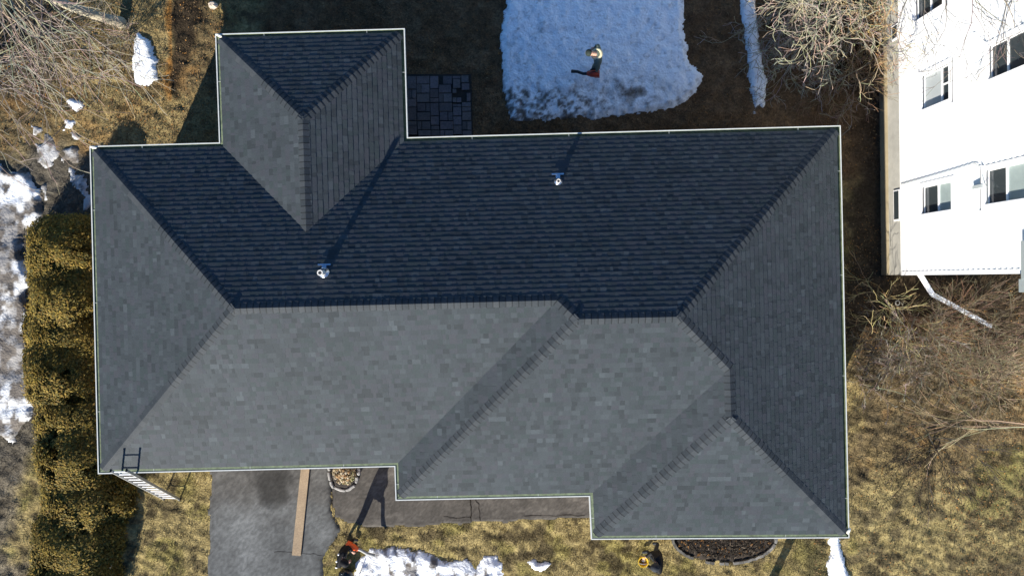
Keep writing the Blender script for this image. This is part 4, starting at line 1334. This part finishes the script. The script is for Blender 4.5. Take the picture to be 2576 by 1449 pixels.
# ------------------------------------------------------------------ people
def person(label, loc, rz, J, mats, scale=1.0, bulk=1.0):
    """J: joints (forward x, left y, up z); mats: pants, jacket, skin, shoe"""
    root = thing('person', loc, label, 'person')
    M4 = Matrix.Translation(Vector(loc)) @ Matrix.Rotation(rz, 4, 'Z') @ Matrix.Scale(scale, 4)
    names = list(J)
    ix = {k: i for i, k in enumerate(names)}
    E_ = [('pelvis', 'spine', 1), ('spine', 'chest', 1), ('chest', 'neck', 1), ('neck', 'skull', 2)]
    for s in 'LR':
        E_ += [('pelvis', 'hip' + s, 1), ('hip' + s, 'knee' + s, 0), ('knee' + s, 'ank' + s, 0), ('ank' + s, 'toe' + s, 3), ('chest', 'sho' + s, 1), ('sho' + s, 'elb' + s, 1), ('elb' + s, 'wri' + s, 1), ('wri' + s, 'palm' + s, 2)]
    bk = bulk
    RAD = dict(pelvis=.155, spine=.15, chest=.17, neck=.065, skull=.07, hip=.105, knee=.07, ank=.05, toe=.045, sho=.085, elb=.058, wri=.042, palm=.04)
    me = bpy.data.meshes.new('body')
    me.from_pydata([J[k] for k in names], [(ix[a], ix[b]) for a, b, _ in E_], [])
    o = bpy.data.objects.new('body_tmp', me)
    COL.objects.link(o)
    sk = o.modifiers.new('skin', 'SKIN')
    ss = o.modifiers.new('sub', 'SUBSURF')
    ss.levels = 2
    for i, k in enumerate(names):
        r = RAD[k.rstrip('LR')] * (bk if k.rstrip('LR') in ('pelvis', 'spine', 'chest', 'sho', 'elb', 'hip') else 1)
        d_ = me.skin_vertices[0].data[i]
        d_.radius = (r, r * (.8 if k in ('pelvis', 'spine', 'chest') else 1))
        d_.use_root = (k == 'pelvis')
    dg = bpy.context.evaluated_depsgraph_get()
    bm_ = bpy.data.meshes.new_from_object(o.evaluated_get(dg))
    bpy.data.objects.remove(o)
    mb = MB()
    segs = [(Vector(J[a]), Vector(J[b]), m_) for a, b, m_ in E_]
    vs = [v_.co.copy() for v_ in bm_.vertices]
    mb.v = [tuple(v_) for v_ in vs]
    mb.c = [(1, 1, 1)] * len(vs)
    for f_ in bm_.polygons:
        c_ = f_.center
        bd, best = 1e9, 0
        for (s0, s1, m_) in segs:
            e_ = s1 - s0
            t_ = max(0.0, min(1.0, (c_ - s0).dot(e_) / max(1e-6, e_.length_squared)))
            dd_ = (c_ - s0 - e_ * t_).length
            if dd_ < bd: bd, best = dd_, m_
        mb.f.append(tuple(f_.vertices))
        mb.mi.append(best)
    # head with face
    sk_ = Vector(J['skull'])
    nk = Vector(J['neck'])
    axis = (sk_ - nk).normalized()
    fw = Vector((1, 0, 0)) - axis * axis.x
    fw.normalize()
    lf = axis.cross(fw)
    HR = Matrix((fw, lf, axis)).transposed()
    hc_ = sk_ + axis * .05
    mb.ball(hc_, (.098, .078, .122), 14, 10, mi=2, rot=HR)
    mb.ball(hc_ + HR @ Vector((.03, 0, -.07)), (.06, .055, .055), 10, 7, mi=2, rot=HR)
    mb.ball(hc_ + HR @ Vector((.10, 0, -.012)), (.024, .014, .026), 8, 6, mi=2, rot=HR)
    for s in (-1, 1):
        mb.ball(hc_ + HR @ Vector((.0, .078 * s, -.005)), (.02, .012, .03), 8, 6, mi=2, rot=HR)
        mb.ball(hc_ + HR @ Vector((.087, .031 * s, .015)), (.011, .012, .009), 8, 5, mi=4, rot=HR)
    mb.ball(hc_ + HR @ Vector((.088, 0, -.062)), (.010, .024, .007), 8, 5, mi=4, rot=HR)
    # hands
    for s in 'LR':
        w_, p_ = Vector(J['wri' + s]), Vector(J['palm' + s])
        d_ = (p_ - w_).normalized()
        up_ = Vector((0, 0, 1))
        sd_ = d_.cross(up_)
        if sd_.length < .2: sd_ = Vector((1, 0, 0)) if s == 'L' else Vector((1, 0, 0))
        sd_ = (sd_ - d_ * sd_.dot(d_)).normalized()
        cu = sd_.cross(d_).normalized()
        if cu.z > 0: cu = -cu
        PR = Matrix((d_, sd_, cu)).transposed()
        mb.ball(p_, (.052, .042, .020), 10, 7, mi=2, rot=PR)
        for q_, (off, ln_) in enumerate(((-.030, .068), (-.010, .080), (.011, .075), (.030, .058))):
            a_ = p_ + d_ * .035 + sd_ * off
            mb.tube([a_, a_ + (d_ * .9 + cu * .35) * ln_ * .42, a_ + d_ * ln_ * .5 + cu * ln_ * .55, a_ + d_ * ln_ * .32 + cu * ln_ * .9], [.0095, .009, .0085, .007], 6, mi=2)
        th_ = -1 if s == 'L' else 1
        a_ = p_ - d_ * .02 + sd_ * .035 * th_
        mb.tube([a_, a_ + d_ * .03 + sd_ * .022 * th_ + cu * .01, a_ + d_ * .055 + sd_ * .022 * th_ + cu * .03], [.012, .0105, .008], 6, mi=2)
    mb.v = [tuple(M4 @ Vector(p)) for p in mb.v]
    mb.obj('body', mats + [M['hair']], root, True)
    return root, M4, hc_, HR
def child(root, M4, mb, name, m, smooth=True):
    mb.v = [tuple(M4 @ Vector(p)) for p in mb.v]
    return mb.obj(name, m, root, smooth)
def pose(lean=.1, hL=(.45, .25, 1.0), hR=(.4, -.2, 1.0), fL=(.08, .12), fR=(-.08, -.12), twist=0, headfwd=.06):
    sx = math.sin(lean)
    J = dict(pelvis=(-.02, 0, .95), spine=(-.02 + .2 * sx, 0, 1.14), chest=(-.02 + .45 * sx, 0, 1.36 - .1 * lean), neck=(.0 + .62 * sx, 0, 1.5 - .2 * lean), skull=(.02 + .72 * sx + headfwd, 0, 1.58 - .28 * lean))
    for s, sg, h, f_ in (('L', 1, hL, fL), ('R', -1, hR, fR)):
        J['hip' + s] = (-.01, .10 * sg, .88)
        J['knee' + s] = (f_[0] * .5 + .03, (.10 * sg + f_[1]) / 2, .49)
        J['ank' + s] = (f_[0] - .03, f_[1], .09)
        J['toe' + s] = (f_[0] + .15, f_[1] + .02 * sg, .045)
        c_ = J['chest']
        sh = Vector((c_[0], .20 * sg, c_[2] + .05))
        J['sho' + s] = tuple(sh)
        w_ = Vector(h)
        mid = (sh + w_) / 2
        L_ = (w_ - sh).length
        bend = math.sqrt(max(0.0, .29 ** 2 - (L_ / 2) ** 2))
        J['elb' + s] = tuple(mid + Vector((-.4, .55 * sg, -.75)).normalized() * bend)
        J['wri' + s] = tuple(w_)
        e = (w_ - Vector(J['elb' + s])).normalized()
        J['palm' + s] = tuple(w_ + e * .075)
    return J
def hat_cap(root, M4, hc_, HR, m, brim=True, name='cap'):
    mb = MB()
    mb.lathe(hc_ + HR @ Vector((-.005, 0, .03)), [(.107, -.02), (.108, .02), (.098, .06), (.07, .092), (.03, .105), (.001, .107)], 16, rot=HR)
    if brim:
        pts = [(.10 * math.cos(t), .095 * math.sin(t), .012) for t in np.linspace(-1.2, 1.2, 9)]
        outer = [(.10 * math.cos(t) + .085 * math.cos(t) ** 2, .095 * math.sin(t), .0) for t in np.linspace(-1.2, 1.2, 9)]
        vs_ = [hc_ + HR @ Vector(p) + Vector((0, 0, .015)) for p in pts] + [hc_ + HR @ Vector(p) + Vector((0, 0, .012)) for p in outer]
        mb.add(vs_, [(i, i + 9, i + 10, i + 1) for i in range(8)])
    return child(root, M4, mb, name, m)
def collar(root, M4, J, m, name='hood', r=.12):
    mb = MB()
    n_ = Vector(J['neck'])
    mb.tube([n_ + Vector((-.03 + r * math.cos(t), r * 1.05 * math.sin(t), -.01 - .05 * math.cos(t))) for t in np.linspace(0, 6.283, 15)], .045, 8)
    return child(root, M4, mb, name, m)

def blower(label, A_, D_, tube_pts, body_m, tube_m, group):
    """A_: engine centre, D_: direction of tube"""
    A_, D_ = Vector(A_), Vector(D_).normalized()
    root = thing('leaf_blower', A_, label, 'leaf blower', group)
    sd_ = D_.cross(Vector((0, 0, 1))).normalized()
    up_ = sd_.cross(D_)
    R_ = Matrix((D_, sd_, up_)).transposed()
    mb = MB()
    mb.ball(A_, (.19, .11, .13), 12, 8, rot=R_)
    mb.box(A_ - D_ * .12 + up_ * -.02, (.16, .2, .2), rot=R_, taper=.8)
    mb.ball(A_ + D_ * .13, (.10, .08, .08), 10, 7, rot=R_)
    mb.obj('housing', body_m, root, True)
    mb = MB()
    mb.lathe(A_ + sd_ * .10, [(.11, 0), (.11, .03), (.07, .05), (.001, .052)], 14, rot=Matrix((D_, up_, sd_)).transposed())
    mb.obj('fan_cover', M['black_pl'], root)
    mb = MB()
    mb.tube([A_ - D_ * .16 + up_ * .08, A_ - D_ * .10 + up_ * .19, A_ + D_ * .05 + up_ * .19, A_ + D_ * .12 + up_ * .09], .016, 8)
    mb.obj('handle', M['black_pl'], root, True)
    mb = MB()
    pts = [A_ + D_ * .18] + [Vector(p) for p in tube_pts]
    mb.tube(pts, [.052] + [.046] * (len(pts) - 2) + [.055], 10)
    mb.obj('tube', tube_m, root, True)
    return root

def local(M4, p):
    return tuple(M4.inverted() @ Vector(p))
def frame(loc, rz, sc):
    return Matrix.Translation(Vector(loc)) @ Matrix.Rotation(rz, 4, 'Z') @ Matrix.Scale(sc, 4)
# person on the back snow, facing left, blower at the left hand
hz = .13
p3 = P(1494, 176)
l3 = (p3[0], p3[1], hz)
eng3 = Vector(P(1493, 186, .72))
J3 = pose(lean=.20, hL=local(frame(l3, math.pi, 1), eng3 + Vector((.08, .02, .26))), hR=(.10, -.34, 1.0), fL=(.10, .12), fR=(-.12, -.12), headfwd=.10)
r3, m3, h3, hr3 = person('person in grey green jacket and cap on the back snow holding red blower', l3, math.pi, J3, [M['green_cloth'], M['green_cloth'], M['skin'], M['black_cloth']], 1.0, 1.2)
hat_cap(r3, m3, h3, hr3, mat('dark_green_cap', (.02, .03, .025), .8))
collar(r3, m3, J3, M['cream'], 'hood', .13)
blower('red leaf blower with long black tube held over the back snow', eng3, (-1, .02, -.05), [P(1467, 186, .56), P(1453, 181, .5), P(1438, 180, .42)], M['red_pl'], M['black_pl'], 'leaf blowers')

# person on the front lawn with a yellow bucket, facing left
p2 = P(1640, 1374)
J2 = pose(lean=.22, hL=(.36, .17, .98), hR=(.36, -.12, 1.0), fL=(.20, .10), fR=(-.16, -.10), headfwd=.02)
r2_, m2, h2, hr2 = person('person in black hooded jacket on the front lawn holding a yellow bucket', (p2[0], p2[1], 0), math.pi + .15, J2, [M['dark_grey'], M['black_cloth'], M['skin'], M['dark_grey']], 1.03, 1.35)
mb = MB()
mb.lathe(h2 + hr2 @ Vector((-.02, 0, .0)), [(.06, -.13), (.115, -.10), (.125, -.02), (.118, .06), (.08, .11), (.03, .13), (.001, .132)], 14, rot=hr2)
child(r2_, m2, mb, 'hood', M['dark_grey'])
bc = m2 @ Vector((.47, .03, .78))
bu = thing('bucket', bc, 'round yellow bucket held by the person in black', 'bucket')
mb = MB()
mb.lathe(bc, [(.10, 0), (.145, .25), (.165, .255), (.165, .235), (.148, .24), (.135, .25), (.095, .02), (.001, .02)], 20)
mb.lathe(bc, [(.001, 0), (.10, 0)], 20)
mb.obj('shell', M['yellow_pl'], bu)
MB().tube([bc + Vector((.15 * math.cos(t), 0, .25 + .13 * math.sin(t))) for t in np.linspace(0, math.pi, 10)], .006, 5).obj('handle', M['grey_metal'], bu)
MB().ball(bc + Vector((.03, .02, .14)), (.07, .06, .03), 8, 5, jit=.2).obj('contents', M['white_cloth'], bu)

# person at the bottom edge, in black with an orange blower, facing right
p1 = P(881, 1362)
J1 = pose(lean=.15, hL=(.24, .16, .98), hR=(.2, -.24, .95), fL=(.10, .14), fR=(-.10, -.14), headfwd=.05)
r1_, m1, h1, hr1 = person('person all in black at the bottom edge using an orange blower', (p1[0], p1[1], 0), -.35, J1, [M['black_cloth'], M['black_cloth'], M['skin'], M['bag']], 1.0, 1.3)
mb = MB()
mb.lathe(h1 + hr1 @ Vector((-.02, 0, .0)), [(.06, -.12), (.112, -.10), (.122, -.02), (.115, .06), (.08, .11), (.03, .13), (.001, .132)], 14, rot=hr1)
child(r1_, m1, mb, 'hood', M['black_cloth'])
body1 = [o for o in r1_.children if o.name.startswith('body')][0]
for tgt in ((.0, -.30, 1.42), (-.16, -.16, 1.46), (-.16, .14, 1.44)):
    wt = m1 @ Vector(tgt)
    near = min((v_.co for v_ in body1.data.vertices), key=lambda c_: (c_ - wt).length)
    mb = MB()
    mb.ball(near, (.045, .035, .025), 8, 5)
    mb.obj('reflective_patch', M['white_cloth'], r1_, True)
hw = m1 @ Vector(J1['palmL'])
eng = Vector(P(887, 1376, .8))
blower('orange leaf blower with grey tube held beside the front snow', eng, toward(eng, P(940, 1396, .35)), [P(906, 1382, .68), P(922, 1391, .5), P(941, 1396.5, .34)], M['orange_pl'], M['grey_pl'], 'leaf blowers')
# bag and rake by that person
bag = MB()
bag.ball(P(869, 1446, .16), (.24, .2, .17), 14, 9, jit=.12)
bag.ball(P(862, 1440, .26), (.08, .07, .12), 8, 6, jit=.15)
tag(bag.obj('rubbish_bag', M['bag'], None, True), 'glossy black rubbish bag on grass at the bottom edge', 'bag')
rk = thing('rake', P(905, 1440), 'pale handled rake lying on snow at the bottom edge', 'rake')
MB().tube([P(911, 1424, .12), P(884, 1500, .2)], .016, 8).obj('handle', M['pole'], rk)
mb = MB()
mb.tube([P(901, 1445, .16), P(916, 1437, .16)], .014, 6)
for k in range(7):
    t = k / 6
    a_ = V3(P(901 + 15 * t, 1445 - 8 * t, .16))
    mb.tube([a_, a_ + V3((.05, -.09, -.01)), a_ + V3((.055, -.1, -.06))], .006, 4)
mb.obj('head', M['white_cloth'], rk)

ps = MB()
pb_ = P(1918, 1512)  # unseen post, added to cast a trunk-like shadow on the lawn
ps.tube([pb_, V3(pb_) + V3((.03, .02, 1.2)), V3(pb_) + V3((.02, .05, 2.3))], [.14, .125, .11], 9, (.22, .18, .14))
tag(ps.obj('shadow_post', M['bark'], None, True), 'thick wooden post added unseen below the bottom edge to cast a shadow', 'post')
# loose bits on the ground: stones and litter that can be seen
for (u, v, r_, lab) in ((545, 94, .05, 'small pale stone on soil beside the upper roof corner'), (536, 14, .13, 'pale pinkish stone at the top edge left of the shaded lawn'), (754, 1403, .03, 'white scrap at the lower end of the wooden plank'), (1500, 1395, .05, 'orange leaf clump on lawn edge') ):
    if 'orange' in lab: continue
    mb = MB()
    mb.ball(P(u, v, r_ * .5), (r_ * 1.2, r_, r_ * .7), 9, 6, col=(.5, .42, .33) if 'scrap' not in lab else (.7, .7, .68), jit=.18)
    tag(mb.obj('stone' if 'stone' in lab else 'scrap', M['stone'], None, False), lab, 'stone' if 'stone' in lab else 'litter')
